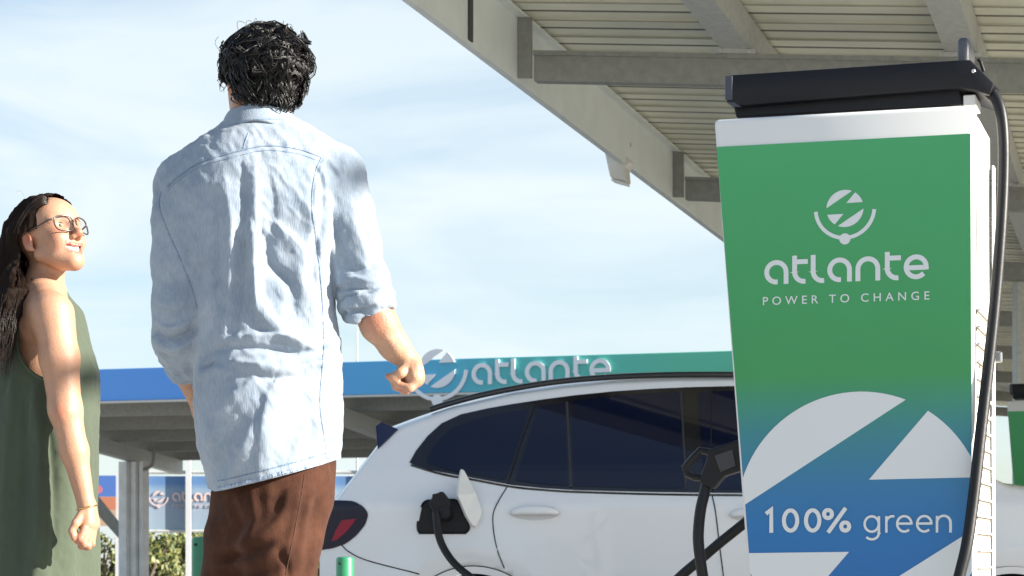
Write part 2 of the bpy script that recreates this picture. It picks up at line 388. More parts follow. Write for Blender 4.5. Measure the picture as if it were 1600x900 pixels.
# thin mast behind the far canopy
mst = thing('mast', 'thin grey mast rising behind the far canopy', 'mast', (P(558, 870, 43).x, 43, GZ))
mb = MB(); mb.tube([(mst.location.x, 43, GZ), (mst.location.x, 43, P(558, 512, 43).z)], [.03, .012], 8); mb.build('pole', galv, mst)

# ================================================================== banners behind
YB = 44.0
ban = thing('banner', 'pale blue mesh banner with faded white lettering hung between posts beyond the far canopy', 'banner', (P(390, 870, YB).x, YB, GZ))
bm_ = bpy.data.materials.new('banner_print'); bm_.use_nodes = True; n, l = nodes_of(bm_); b = n['Principled BSDF']; b.inputs['Roughness'].default_value = .7
t = n.new('ShaderNodeTexCoord'); sx = n.new('ShaderNodeSeparateXYZ'); mr = n.new('ShaderNodeMapRange'); cr = n.new('ShaderNodeValToRGB')
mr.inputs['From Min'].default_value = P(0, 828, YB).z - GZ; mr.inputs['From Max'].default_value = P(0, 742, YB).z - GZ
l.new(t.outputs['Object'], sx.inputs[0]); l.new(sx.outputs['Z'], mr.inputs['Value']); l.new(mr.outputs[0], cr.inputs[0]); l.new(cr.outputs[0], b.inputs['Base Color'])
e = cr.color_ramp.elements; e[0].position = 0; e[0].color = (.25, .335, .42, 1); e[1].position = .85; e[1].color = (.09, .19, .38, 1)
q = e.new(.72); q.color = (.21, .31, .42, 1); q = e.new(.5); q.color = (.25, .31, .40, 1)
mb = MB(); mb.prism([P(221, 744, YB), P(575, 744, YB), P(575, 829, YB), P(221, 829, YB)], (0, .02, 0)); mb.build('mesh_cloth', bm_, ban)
mb = MB(); mb.tube([P(216, 738, YB), P(580, 738, YB)], .035, 8); mb.tube([P(216, 830, YB), P(580, 830, YB)], .03, 8); mb.build('rail', galv, ban)
for px in (221, 294, 368, 441, 514, 577):
    mb = MB(); p = P(px, 705, YB - .12); mb.obox((p.x - .05, p.y, GZ), (.1, 0, 0), (0, .08, 0), (0, 0, p.z - GZ)); mb.build('post', mat('light_post', (.55, .56, .58), .5), ban)
pk = mat('faded_print', (.60, .47, .46), .7)
mpx = YB / F
mb = MB(); emblem(mb, plane_map(P(248, 776, YB - .012), (1, 0, 0), Zv, (0, -1, 0), 9.2 * mpx), .008); mb.build('emblem', pk, ban)
mb = MB(); wordmark(mb, plane_map(P(269, 783, YB - .012), (1, 0, 0), Zv, (0, -1, 0), 13.0 * mpx), .008, .24); mb.build('lettering', pk, ban)
me = text_mesh('POWER TO CHANGE', plane_map(P(269, 793, YB - .012), (1, 0, 0), Zv, (0, -1, 0), 1.0), .008, 88 * mpx, 1.6, .012); link_mesh('small_lettering', me, pk, ban)
ban2 = thing('banner', 'blue and orange banner at the left edge of the far canopy column', 'banner', (P(140, 870, 46).x, 46, GZ))
mb = MB(); mb.prism([P(90, 743, 46), P(181, 743, 46), P(181, 776, 46), P(90, 776, 46)], (0, .02, 0)); mb.build('blue_panel', mat('banner_blue', (.06, .14, .40), .7), ban2)
mb = MB(); mb.prism([P(90, 776.2, 46), P(181, 776.2, 46), P(181, 797, 46), P(90, 797, 46)], (0, .02, 0)); mb.build('orange_panel', mat('banner_orange', (.42, .16, .09), .7), ban2)
mb = MB(); mb.prism([P(90, 797.2, 46), P(181, 797.2, 46), P(181, 822, 46), P(90, 822, 46)], (0, .02, 0)); mb.build('tan_panel', mat('banner_tan', (.40, .28, .2), .7), ban2)
mb = MB(); mb.prism([Vector((P(153, 765, 46).x + math.cos(a) * .09, 45.985, P(153, 765, 46).z + math.sin(a) * .09)) for a in np.linspace(0, 6.1, 20)], (0, .01, 0)); mb.build('badge', mat('banner_red', (.5, .12, .14), .7), ban2)
for px in (92, 180):
    mb = MB(); mb.obox((P(px, 0, 46.05).x, 46.05, GZ), (.08, 0, 0), (0, .08, 0), (0, 0, P(px, 738, 46).z - GZ)); mb.build('post', MATS['light_post'], ban2)

# ================================================================== shrubs and trees beyond
leafm = [mat('leaf_olive', (.16, .17, .045), .6, var=.4, vscale=3), mat('leaf_dark', (.05, .085, .02), .6, var=.4, vscale=3), mat('leaf_pale', (.22, .22, .10), .6, var=.3, vscale=3)]
bark = mat('bark', (.12, .09, .06), .9, var=.3, vscale=20)
def shrub(px, Y, w, top_py, n, label, mi):
    g = P(px, 870, Y); h = P(px, top_py, Y).z - GZ
    r = thing('shrub', label, 'shrub', (g.x, Y, GZ), 'shrubs beyond the banners')
    mb = MB()
    for k in range(6):
        a = random.uniform(0, 6.28); e_ = Vector((g.x + math.cos(a) * w * .35, Y + math.sin(a) * w * .35, GZ + h * random.uniform(.6, .95)))
        mb.tube([(g.x, Y, GZ), (g.x * .5 + e_.x * .5, Y * .5 + e_.y * .5, GZ + h * .5), e_], [.06, .035, .01], 6)
    mb.build('trunk', bark, r)
    cl = [(random.uniform(-.8, .8) * w / 2, random.uniform(-.6, .6) * w / 2, random.uniform(.25, .92) * h) for _ in range(16)]
    V = []; Fc = []; mi_ = []
    for k in range(n):
        c = random.choice(cl); d = Vector((random.gauss(0, 1), random.gauss(0, 1), random.gauss(0, 1))); d.normalize()
        rad = w * .2 * random.uniform(.5, 1.08); p = Vector((g.x + c[0], Y + c[1], GZ + c[2])) + Vector((d.x * rad, d.y * rad, d.z * rad * .8))
        if p.z < GZ + .1: continue
        s_ = random.uniform(.05, .11); a = Vector((random.gauss(0, 1), random.gauss(0, 1), random.gauss(0, 1))).normalized(); b_ = a.orthogonal().normalized()
        i0 = len(V); V += [p - a * s_, p + b_ * s_ * .5, p + a * s_, p - b_ * s_ * .5]; Fc.append((i0, i0 + 1, i0 + 2, i0 + 3)); mi_.append(random.choices(range(3), weights=mi)[0])
    me = mesh_np('crown', [tuple(v) for v in V], Fc); o = link_mesh('crown', me, leafm, r)
    me.polygons.foreach_set('material_index', mi_)
for px, Y, w, tp, n, lb, mi in (
    (160, 52, 1.6, 838, 1800, 'olive green shrub left of the far canopy column, low and round', (4, 2, 1)),
    (228, 54, 1.5, 835, 1800, 'olive shrub just right of the far canopy column under the banner', (4, 2, 1)),
    (262, 58, 2.0, 822, 2400, 'tallest shrub under the middle of the banner with pale gaps', (3, 2, 3)),
    (325, 55, 1.7, 832, 1800, 'dense green shrub behind the green bollard', (3, 3, 1)),
    (400, 56, 2.0, 833, 1600, 'olive shrub hidden mostly behind the brown trousers', (4, 2, 1)),
    (512, 57, 1.8, 832, 1600, 'shrub between the brown trousers and the white car', (4, 2, 1)),
    (90, 56, 2.0, 834, 1600, 'shrub behind the woman in the green dress', (4, 2, 1))):
    shrub(px, Y, w, tp, n, lb, mi)

# ================================================================== bollards
gb = mat('green_paint', (.03, .25, .11), .35, var=.15, vscale=10, coat=.3)
def bollard(px, Y, top_py, r, label):
    b0 = P(px, top_py, Y); z0 = GZ
    t_ = thing('bollard', label, 'bollard', (b0.x, Y, z0), 'green bollards')
    h = b0.z; mb = MB(); mb.lathe((b0.x, Y, 0), (0, 0, 1), [(r, z0), (r, h - r * .35), (r * .93, h - r * .12), (r * .75, h), (.001, h + r * .02)], 28); mb.build('post', gb, t_, smooth=True)
    mb = MB(); mb.lathe((b0.x - r * .45, Y - r * .9, h - r * .75), (-.45, -.9, 0), [(r * .14, 0), (r * .14, .006)], 12); mb.build('fixing_hole', mat('black_hole', (.01, .01, .01), .6), t_)
bollard(315, 12.8, 839, .058, 'dark green round bollard behind the man in brown trousers')
bollard(539, 9.6, 870, .039, 'light green round bollard in front of the white car rear bumper')
# ================================================================== white electric car, side on
YC = 10.94; WMAX = .91; YMID = YC + WMAX
def pl(x, xs, ys): return float(np.interp(x, xs, ys))
XT, XN = -.955, 3.42
def wz(z):   # half width over height
    return pl(z, [-.1, .02, .12, .25, .5, .70, .885, .905, .925, .96, 1.0, 1.07, 1.45, 1.56], [.78, .83, .86, .885, .900, .908, .912, .912, .905, .888, .872, .848, .655, .60])
def plan(x):
    a = max(0, min(1, (x - XT) / .62)); b = max(0, min(1, (XN - x) / .8))
    return (1 - .19 * (1 - a) ** 2.2) * (1 - .27 * (1 - b) ** 2.4)
def swell(x, z):   # wheel-arch shoulders
    s_ = 0
    for cx in (-.19, 2.44):
        d = math.hypot(x - cx, (z - .23) * 1.0); s_ += .016 * math.exp(-((d - .47) / .10) ** 2) + (.006 if d < .47 else 0)
    return s_
def wid(x, z): return wz(z) * plan(x) + swell(x, z)
ztab = np.array([(-.955, .80), (-.945, .86), (-.93, .905), (-.90, .94), (-.86, .985), (-.79, 1.075), (-.72, 1.165), (-.668, 1.235), (-.655, 1.27), (-.62, 1.31), (-.5, 1.355), (-.3, 1.425), (0, 1.500), (.25, 1.538), (.5, 1.563), (.8, 1.578), (1.1, 1.582), (1.4, 1.565), (1.65, 1.49), (1.9, 1.38), (2.15, 1.2), (2.4, 1.055), (2.44, 1.035), (2.7, 1.0), (3.0, .95), (3.25, .88), (3.36, .80), (3.42, .68)])
def ztop(x): return float(np.interp(x, ztab[:, 0], ztab[:, 1]))
def zsill(x): return pl(x, [-.955, -.93, -.6, 3.0, 3.3, 3.42], [.45, .16, .10, .08, .14, .42])
def side_y(x, z): return YMID - wid(x, z)
def carp(px, py, off=0.0):
    """point of the car's near flank seen at a pixel, moved off along the surface normal"""
    Y = YC
    for _ in range(6):
        x = (px - PX0) / F * Y; z = H0 + (PY0 - py) / F * Y; Y = side_y(x, z)
    p = Vector((x, Y, z))
    if off:
        e = .01; dx = (side_y(x + e, z) - side_y(x - e, z)) / (2 * e); dz = (side_y(x, z + e) - side_y(x, z - e)) / (2 * e)
        p = p + Vector((dx, -1, dz)).normalized() * off
    return p
def patch(name, poly, m, parent, off=.002, thick=.004, step=14, smooth=True):
    """polygon given by pixels laid on the flank, cut fine enough to follow it, with a rim"""
    bm = bmesh.new(); bm.faces.new([bm.verts.new((x, y, 0)) for x, y in poly])
    xs = [p[0] for p in poly]; ys = [p[1] for p in poly]
    for ax, lo, hi in ((0, min(xs), max(xs)), (1, min(ys), max(ys))):
        c = lo + step
        while c < hi:
            co = (c, 0, 0) if ax == 0 else (0, c, 0); no = (1, 0, 0) if ax == 0 else (0, 1, 0)
            bmesh.ops.bisect_plane(bm, geom=bm.verts[:] + bm.edges[:] + bm.faces[:], plane_co=co, plane_no=no); c += step
    for f in bm.faces:
        if f.normal.z > 0: f.normal_flip()
    bd = [e for e in bm.edges if e.is_boundary]
    src = {v: (v.co.x, v.co.y) for v in bm.verts}
    r = bmesh.ops.extrude_edge_only(bm, edges=bd)
    newv = [v for v in r['geom'] if isinstance(v, bmesh.types.BMVert)]
    low = set(newv)
    for v in bm.verts:
        v.co = carp(v.co.x, v.co.y, off - thick if v in low else off)
    bmesh.ops.recalc_face_normals(bm, faces=bm.faces)
    c = sum((f.normal.y * f.calc_area() for f in bm.faces))
    if c > 0: bmesh.ops.reverse_faces(bm, faces=bm.faces)
    me = bpy.data.meshes.new(name); bm.to_mesh(me); bm.free()
    o = link_mesh(name, me, m, parent)
    if smooth: me.polygons.foreach_set('use_smooth', [True] * len(me.polygons)); me.set_sharp_from_angle(angle=math.radians(35))
    return o
def rpoly(pts, r=6, n=4):
    """round the corners of a pixel polygon"""
    out = []; k = len(pts)
    for i in range(k):
        a, b, c = (np.array(pts[j % k], float) for j in (i - 1, i, i + 1))
        u_, v_ = a - b, c - b; lu, lv = np.linalg.norm(u_), np.linalg.norm(v_); d = min(r, lu * .45, lv * .45)
        p0, p1 = b + u_ / lu * d, b + v_ / lv * d
        for t in np.linspace(0, 1, n + 1): out.append(tuple((1 - t) ** 2 * p0 + 2 * t * (1 - t) * b + t * t * p1))
    return out
def line_on_car(mb, pts, r=.0035, off=.0005, n=8):
    mb.tube([carp(p[0], p[1], off) for p in catmull([(x, y) for x, y in pts], n)], r, 6)

white = mat('white_car_paint', (.80, .80, .81), .32, coat=1.0, spec=.5)
gloss = mat('gloss_black', (.006, .006, .008), .12, coat=.5)
glass = mat('tinted_glass', (.004, .007, .024), .02, spec=.5)
rubber = mat('black_rubber', (.009, .009, .010), .45, bump=.05, bscale=80, spec=.35)
satin = mat('satin_black_plastic', (.008, .008, .010), .42, bump=.12, bscale=160, spec=.3)
car = thing('car', 'white electric car parked side on with its charge flap open and tinted windows', 'car', (1.2, YMID, GZ))
# --- body shell
xs = np.unique(np.concatenate([np.linspace(XT, -.60, 26), np.linspace(-.60, 2.3, 100), np.linspace(2.3, XN, 34)]))
WH = [(-.19, .23), (2.44, .23)]; RA = .374
secs = []
for x in xs:
    zt, zs = ztop(x), zsill(x); zm = max(zs + .02, zt - .07); sec = []
    for z in np.linspace(zs, zm, 44): sec.append((x, wid(x, z), z))
    w0 = wid(x, zm)
    for a in np.linspace(0, math.pi / 2, 12)[1:]:
        c, s_ = math.cos(a) ** .75, math.sin(a) ** .75
        sec.append((x, w0 * c, zm + (zt - zm) * s_ + .02 * (1 - c) * (x < 2)))
    full = [(p[0], YMID - p[1], p[2]) for p in sec] + [(p[0], YMID + p[1], p[2]) for p in sec[::-1][1:]]
    secs.append(full)
n = len(secs[0]); V = [p for s_ in secs for p in s_]; Fq = []
inarch = lambda p: any(math.hypot(p[0] - c[0], p[2] - c[1]) < RA for c in WH) and abs(p[1] - YMID) > .3
for i in range(len(secs) - 1):
    for j in range(n - 1):
        q = (i * n + j, (i + 1) * n + j, (i + 1) * n + j + 1, i * n + j + 1)
        if all(inarch(V[k]) for k in q): continue
        Fq.append(q)
V = np.array(V)
for k in range(len(V)):      # snap the cut edge onto the arch circle
    p = V[k]
    for c in WH:
        d = math.hypot(p[0] - c[0], p[2] - c[1])
        if RA - .045 < d < RA and abs(p[1] - YMID) > .3 and p[2] > .15: p[0] = c[0] + (p[0] - c[0]) * RA / d; p[2] = c[1] + (p[2] - c[1]) * RA / d
for e_ in (0, len(secs) - 1):
    pass
body = link_mesh('body', mesh_np('body', V, Fq), white, car, smooth=True)
bm = bmesh.new(); bm.from_mesh(body.data); bmesh.ops.recalc_face_normals(bm, faces=bm.faces); bm.to_mesh(body.data); bm.free()
# end caps of the shell (bumper faces), pulled in a little
for nm, sec in (('rear_bumper', secs[0]), ('front_bumper', secs[-1])):
    mb = MB(); mb.add(sec, [tuple(range(len(sec)))]); mb.build(nm, white, car)
mb = MB(); mb.box(XT + .15, XN - .2, YMID - .72, YMID + .72, .06, .4); mb.build('underbody', rubber, car)
# --- wheels
alloy = mat('alloy_rim', (.35, .36, .37), .3, metal=.9)
for cx, cz in WH:
    for sgn in (-1, 1):
        yo = YMID + sgn * .885; c = Vector((cx, yo, cz))
        mb = MB(); mb.lathe(c, (0, -sgn, 0), [(.225, -.02), (.30, -.03), (.325, .0), (.33, .05), (.33, .17), (.31, .21), (.225, .215)], 48, cap=False)
        ty = mb.build('wheel', rubber, car, smooth=True)
        mb = MB(); mb.lathe(c, (0, -sgn, 0), [(.226, .0), (.21, .03), (.2, .10), (.001, .10)], 40, cap=False)
        for k in range(5):
            a = k * 2 * math.pi / 5; d = Vector((math.cos(a), 0, math.sin(a))); tn = Vector((-d.z, 0, d.x))
            mb.obox(c + d * .03 - tn * .028 + Vector((0, sgn * .02 - .01, 0)), d * .185, tn * .056, (0, .02, 0))
        mb.lathe(c, (0, -sgn, 0), [(.06, .08), (.06, -.02), (.04, -.028), (.001, -.03)], 24)
        mb.build('rim', alloy, ty)
    mb = MB(); rr = []
    for y_ in (YMID - .80, YMID + .80): rr.append([(cx + RA * 1.03 * math.cos(a), y_, cz + RA * 1.03 * math.sin(a)) for a in np.linspace(0, 2 * math.pi, 40)[:-1]])
    mb.rings(rr, cap=False); mb.build('wheel_housing', rubber, car)
    mb = MB()      # body-coloured arch lip
    ins = []; outr = []
    for a in np.linspace(math.radians(6), math.radians(174), 48):
        for rad, lst in ((.338, ins), (.372, outr)):
            x, z = cx + rad * math.cos(a), cz + rad * math.sin(a); lst.append((x, side_y(x, z) - .003, z))
    mb.rings([ins, outr], cap=False, closed=False); mb.rings([[(p[0], p[1] + .06, p[2]) for p in ins], ins], cap=False, closed=False); mb.build('arch_lip', white, car, smooth=2)
# --- glasshouse
dlo = [(640, 723), (650, 705), (668, 682), (690, 662), (720, 648), (760, 639), (800, 632), (850, 624.5), (900, 618), (960, 612), (1020, 608), (1080, 605.5), (1140, 604), (1240, 603), (1330, 606), (1395, 616), (1450, 656), (1500, 706), (1548, 757), (1540, 771), (1400, 772), (1140, 770.5), (1020, 769), (900, 766), (850, 763), (800, 758), (740, 747), (690, 738), (655, 731)]
patch('window_trim', dlo, gloss, car, .004, .008)
patch('quarter_window', rpoly([(664, 722), (680, 695), (700, 674), (735, 659), (780, 648), (828, 639), (790, 751), (740, 742), (700, 735)], 8), glass, car, .0075, .005)
patch('rear_quarter_light', rpoly([(842, 636), (882, 629.5), (888, 760), (850, 757.5), (805, 751)], 4), glass, car, .0075, .005)
patch('rear_door_window', rpoly([(893, 627.5), (960, 619), (1062, 613), (1069, 764), (980, 763), (896, 760)], 4), glass, car, .0075, .005)
patch('front_door_window', rpoly([(1090, 613), (1240, 611), (1330, 614), (1385, 624), (1490, 725), (1520, 763), (1400, 766), (1100, 765)], 6), glass, car, .0075, .005)
for q_, r_ in (([(885.5, 629), (889, 700), (892, 762)], .006), ([(1063.5, 613), (1068, 690), (1071, 765)], .005)):
    mb = MB(); line_on_car(mb, q_, r_, .008, 10); mb.build('window_divider', mat('dark_trim', (.03, .03, .04), .3), car)
for q_ in ([(836, 634), (815, 690), (794, 756)], [(1112, 611), (1111, 690), (1113, 768)]):
    mb = MB(); line_on_car(mb, q_, .0035, .0065, 10); mb.build('pillar_seam', mat('seam_black', (.004, .004, .004), .8), car)
mb = MB(); line_on_car(mb, [(642, 727), (690, 741), (740, 750), (800, 761), (850, 766), (900, 769), (1020, 772.5), (1140, 774), (1400, 775), (1535, 774)], .006, .0, 10); mb.build('waist_strip', gloss, car)
# --- roof rail
pts = [(672, 640), (700, 631), (745, 619), (800, 607.5), (870, 596.5), (950, 589.5), (1040, 586), (1140, 585.5), (1240, 587), (1330, 592), (1380, 602)]
mb = MB()
def roofpt(px, py):
    Y = YMID - .60
    x = (px - PX0) / F * Y; z = H0 + (PY0 - py) / F * Y; return Vector((x, Y, z))
mb.tube([roofpt(*p) for p in catmull(pts, 6)], .0155, 10); mb.build('roof_rail', gloss, car, smooth=True)
# --- panel seams
seam = MATS['seam_black']
for q_ in ([(793, 760), (783, 776), (773, 795), (770, 810), (772, 835), (778, 862), (788, 888)], [(1113, 776), (1118, 800), (1124, 850), (1131, 905)], [(531, 848), (545, 862), (575, 876), (640, 893), (655, 897)], [(1531, 776), (1545, 800), (1550, 850), (1548, 900)]):
    mb = MB(); line_on_car(mb, q_, .0030, .0012); mb.build('panel_seam', seam, car)
mb = MB(); arc_pts = [Vector((WH[0][0] + .375 * math.cos(a), 0, WH[0][1] + .375 * math.sin(a))) for a in np.linspace(.4, 2.75, 40)]
mb.tube([Vector((p.x, side_y(p.x, p.z) - .002, p.z)) for p in arc_pts], .003, 6); mb.build('arch_seam', seam, car)
# --- tail light, spoiler wing, handle, charge port
tl = patch('tail_light', rpoly([(497, 800), (506, 788), (520, 782), (552, 783), (568, 791), (576, 803), (571, 820), (556, 838), (540, 850), (520, 857), (498, 860)], 6), mat('smoked_lens', (.003, .004, .022), .12, spec=.35), car, .005, .012, 6)
patch('red_lens', [(519, 846), (526, 828), (535, 813), (557, 810.5), (552, 819), (541, 832), (528, 843)], mat('red_lens', (.28, .010, .035), .2, spec=.3), tl, .007, .004, 6)
mb = MB(); line_on_car(mb, [(496, 858), (502, 830), (505, 806), (512, 790)], .003, .006, 8); mb.build('light_strip', mat('lens_edge', (.35, .36, .42), .3), tl)
patch('spoiler_wing', [(588, 668), (597, 661), (622, 672), (606, 688), (591, 702)], mat('dark_blue_gloss', (.008, .012, .05), .1, coat=.5), car, .012, .02, 8)
def handle(px0, px1, pyc):
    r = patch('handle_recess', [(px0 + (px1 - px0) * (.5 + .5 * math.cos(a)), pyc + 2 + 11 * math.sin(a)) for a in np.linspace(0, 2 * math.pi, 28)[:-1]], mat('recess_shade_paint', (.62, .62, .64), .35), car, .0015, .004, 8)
    mb = MB(); cp = []; rad = []
    for t_ in np.linspace(0, 1, 17):
        px = px0 + (px1 - px0) * t_; cp.append(carp(px, pyc - 3 + 5 * abs(2 * t_ - 1) ** 3, .012 + .026 * math.sin(math.pi * t_) ** .5)); rad.append(.006 + .017 * math.sin(math.pi * min(1, max(0, t_))) ** .45)
    mb.tube(cp, rad, 14, flat=.55); h = mb.build('door_handle', white, car, smooth=2); return h
handle(797, 874, 800); handle(1140, 1215, 803)
patch('charge_port', rpoly([(661, 783), (716, 781), (733, 825), (728, 832), (655, 832), (653, 822)], 10), satin, car, .004, .01, 8)
mb = MB(); line_on_car(mb, [(p[0], p[1]) for p in rpoly([(661, 783), (716, 781), (734, 826), (728, 833), (654, 833), (652, 820)], 10)], .006, .004, 2); mb.build('port_seal', rubber, car)
# open flap: a curved panel swung out towards us
fl0 = [carp(x, y, .01) for x, y in ((737, 826), (747, 822))]
mb = MB(); ring = []
outl = [(719, 741), (723, 743), (731, 757), (741, 776), (750, 799), (749, 808), (741, 825), (736, 824), (726, 807), (713, 784), (715, 762)]
base = [carp(x, y, .012 + .055 * max(0, (752 - x) / 38)) for x, y in outl]
mb.prism(base, (.010, -.012, .004)); mb.build('charge_flap', mat('flap_white', (.78, .77, .73), .35, coat=.6), car, bevel=.002)
# door mirror and headlight of the hidden nose
mb = MB(); mb.obox((1.98, YC - .14, 1.0), (.10, 0, .02), (0, .15, 0), (-.03, 0, .13)); mb.build('door_mirror', white, car, bevel=.03, bseg=3)
mb = MB(); mb.obox((3.02, YC + .12, .72), (.26, .1, -.02), (0, .06, 0), (-.05, 0, .1)); mb.build('headlight', MATS['smoked_lens'], car, bevel=.02)

# ================================================================== cable plugged into the car
cab = thing('charging_cable', 'black charging cable with handled plug pushed into the port of the white car', 'cable', (P(735, 900, 10.6).x, 10.6, GZ))
Yp = carp(690, 805).y
mb = MB(); mb.prism([P(676, 772, Yp - .12), P(693, 769, Yp - .12), P(704, 790, Yp - .12), P(702, 806, Yp - .12), P(684, 812, Yp - .12), P(673, 786, Yp - .12)], (.0, .115, 0))
mb.tube([P(*p, Yp - .10) for p in rpoly([(673, 785), (690, 770), (702, 786), (684, 806)], 4, 3)] + [P(673, 785, Yp - .10)], .011, 8)
mb.tube([P(694, 800, Yp - .13), P(700, 806, Yp + .01)], [.03, .028], 16)
mb.build('plug', satin, cab, bevel=.006)
mb = MB(); mb.tube([P(681, 800, Yp - .135), P(682, 815, Yp - .15)], [.019, .017], 12); mb.build('plug_collar', rubber, cab, smooth=True)
pts = [P(682, 806, Yp - .14), P(684, 830, Yp - .16), P(692, 854, Yp - .18), P(708, 878, Yp - .22), P(732, 899, Yp - .28), P(775, 928, Yp - .45), P(860, 952, Yp - .9), P(960, 972, Yp - 1.6)]
pts += [Vector((.75, 8.7, .05 + GZ)), Vector((1.1, 8.1, .02)), Vector((1.45, 7.4, .022)), Vector((1.55, 7.1, .022))]
mb = MB(); mb.tube([Vector(p) for p in catmull(pts, 10)], .0185, 12); mb.build('lead', rubber, cab, smooth=True)
# ================================================================== charging station
TH = math.radians(17.5)
NF = Vector((-math.sin(TH), -math.cos(TH), 0)); E1 = Vector((-math.cos(TH), math.sin(TH), 0)); NB = -NF
C0 = P(1522, 870, 6.25); C0.z = 0
EYE = Vector((0, 0, H0))
def cpx(px, py, back=0.0):
    """point on the charger's front plane (or a parallel plane further back) seen at a pixel"""
    d = Vector(((px - PX0) / F, 1, (PY0 - py) / F)); o = C0 + NB * back; t = (o - EYE).dot(NF) / d.dot(NF); return EYE + d * t
def ext0(a, b):
    k = a.z / (a.z - b.z); p = a + (b - a) * k; p.z = 0.0; return p
TL, TR, BR_, BL_ = cpx(1115, 186), cpx(1520, 163), cpx(1524, 900), cpx(1168, 900)
BR0, BL0 = ext0(TR, BR_), ext0(TL, BL_)
chg = thing('charging_station', 'tall white charging station with green and blue front panel close to the camera', 'charging station', ((BR0 + BL0) / 2 + NB * .24))
shell = mat('white_powder_coat', (.74, .74, .72), .42, var=.03, vscale=2)
tanm = mat('louvre_shadow_gap', (.30, .25, .20), .8)
D = .50
mb = MB(); mb.prism([BL0, BR0, TR, TL], NB * D); mb.build('housing', shell, chg, bevel=.014, bseg=3, smooth=True)
mb = MB(); mb.obox(BL0 - E1 * -.012 - NB * .012, (BR0 - BL0) * 1.035, NB * (D + .024), Zv * .05); mb.build('plinth', mat('dark_plinth', (.06, .06, .065), .6), chg, bevel=.005)
# printed front panel
pm = bpy.data.materials.new('panel_print'); pm.use_nodes = True; n, l = nodes_of(pm); b = n['Principled BSDF']; b.inputs['Roughness'].default_value = .42
t = n.new('ShaderNodeTexCoord'); sx = n.new('ShaderNodeSeparateXYZ'); mr = n.new('ShaderNodeMapRange'); cr = n.new('ShaderNodeValToRGB')
mr.inputs['From Min'].default_value = cpx(1340, 900).z; mr.inputs['From Max'].default_value = cpx(1340, 220).z
l.new(t.outputs['Object'], sx.inputs[0]); l.new(sx.outputs['Z'], mr.inputs['Value']); l.new(mr.outputs[0], cr.inputs[0])
ns = n.new('ShaderNodeTexNoise'); ns.inputs['Scale'].default_value = 5; ns.inputs['Detail'].default_value = 5; l.new(t.outputs['Object'], ns.inputs['Vector'])
hs = n.new('ShaderNodeHueSaturation'); m2 = n.new('ShaderNodeMapRange'); m2.inputs['To Min'].default_value = .93; m2.inputs['To Max'].default_value = 1.06
l.new(ns.outputs['Fac'], m2.inputs['Value']); l.new(m2.outputs[0], hs.inputs['Value']); l.new(cr.outputs[0], hs.inputs['Color']); l.new(hs.outputs[0], b.inputs['Base Color'])
PANEL_RAMP = [(0, (.010, .135, .40)), (.10, (.012, .15, .40)), (.20, (.024, .17, .37)), (.34, (.036, .22, .24)), (.46, (.045, .29, .09)), (.62, (.045, .31, .10)), (1, (.058, .36, .135))]
e = cr.color_ramp.elements; e[0].position = PANEL_RAMP[0][0]; e[0].color = (*PANEL_RAMP[0][1], 1); e[1].position = 1; e[1].color = (*PANEL_RAMP[-1][1], 1)
for p_, c_ in PANEL_RAMP[1:-1]: q = e.new(p_); q.color = (*c_, 1)
pBL, pBR = cpx(1174.5, 930), cpx(1518.5, 930)
def ext_z(a, b, z): k = (a.z - z) / (a.z - b.z); return a + (b - a) * k
pTL, pTR = cpx(1120, 230), cpx(1516.5, 209)
pBL0, pBR0 = ext_z(pTL, cpx(1173.5, 900), .16), ext_z(pTR, cpx(1519, 900), .16)
mb = MB(); mb.prism([pBL0 + NF * .0005, pBR0 + NF * .0005, pTR + NF * .0005, pTL + NF * .0005], NF * .003); pan = mb.build('front_panel', pm, chg)
decal = mat('pale_grey_print', (.66, .69, .70), .45)
RR = -E1
def clip(poly, a, b):
    """keep the part of a polygon left of line a-b"""
    r = []; f = lambda p: (b[0] - a[0]) * (p[1] - a[1]) - (b[1] - a[1]) * (p[0] - a[0])
    for i in range(len(poly)):
        p, q = poly[i], poly[(i + 1) % len(poly)]; fp, fq = f(p), f(q)
        if fp >= 0: r.append(p)
        if (fp >= 0) != (fq >= 0): t_ = fp / (fp - fq); r.append((p[0] + (q[0] - p[0]) * t_, p[1] + (q[1] - p[1]) * t_))
    return r
def loc(p, o): d = p - o; return (d.dot(RR), d.z)
cc = cpx(1342.5, 806); Rb = (cpx(1342.5, 806 - 194) - cc).length
A, B_, C_, D_ = (loc(p, cc) for p in (pBL0, pBR0, pTR, pTL))
M0 = plane_map(cc + NF * .0035, RR, Zv, NF, 1.0)
mb = MB()
polys = [[(-.93, .0)] + [p for p in chord_poly(0)[1:]], chord_poly(1), chord_poly(2), chord_poly(3)]
for k in range(4):
    q = [(p[0] * Rb, p[1] * Rb) for p in chord_poly(k)]
    for a, b_ in ((A, B_), (B_, C_), (C_, D_), (D_, A)): q = clip(q, a, b_)
    if len(q) > 2: mb.prism([M0(p, 0) for p in q], NF * .0012)
mb.build('large_emblem', decal, pan)
ec = cpx(1320.5, 326); er = (cpx(1349.5, 326) - ec).length
mb = MB(); emblem(mb, plane_map(ec + NF * .0035, RR, Zv, NF, er), .0012); mb.build('small_emblem', decal, pan)
wl, wr = cpx(1195, 445), cpx(1451, 438); ws = (wr - wl).dot(RR) / 6.80
mb = MB(); wordmark(mb, plane_map(wl + NF * .0035, RR, Zv, NF, ws), .0012, .2); mb.build('wordmark', decal, pan)
a, b_ = cpx(1192.5, 477), cpx(1452.5, 470)
me = text_mesh('POWER TO CHANGE', plane_map(a + NF * .0035, RR, Zv, NF, 1.0), .0012, (b_ - a).dot(RR), 1.62, .004, .98); link_mesh('slogan', me, decal, pan)
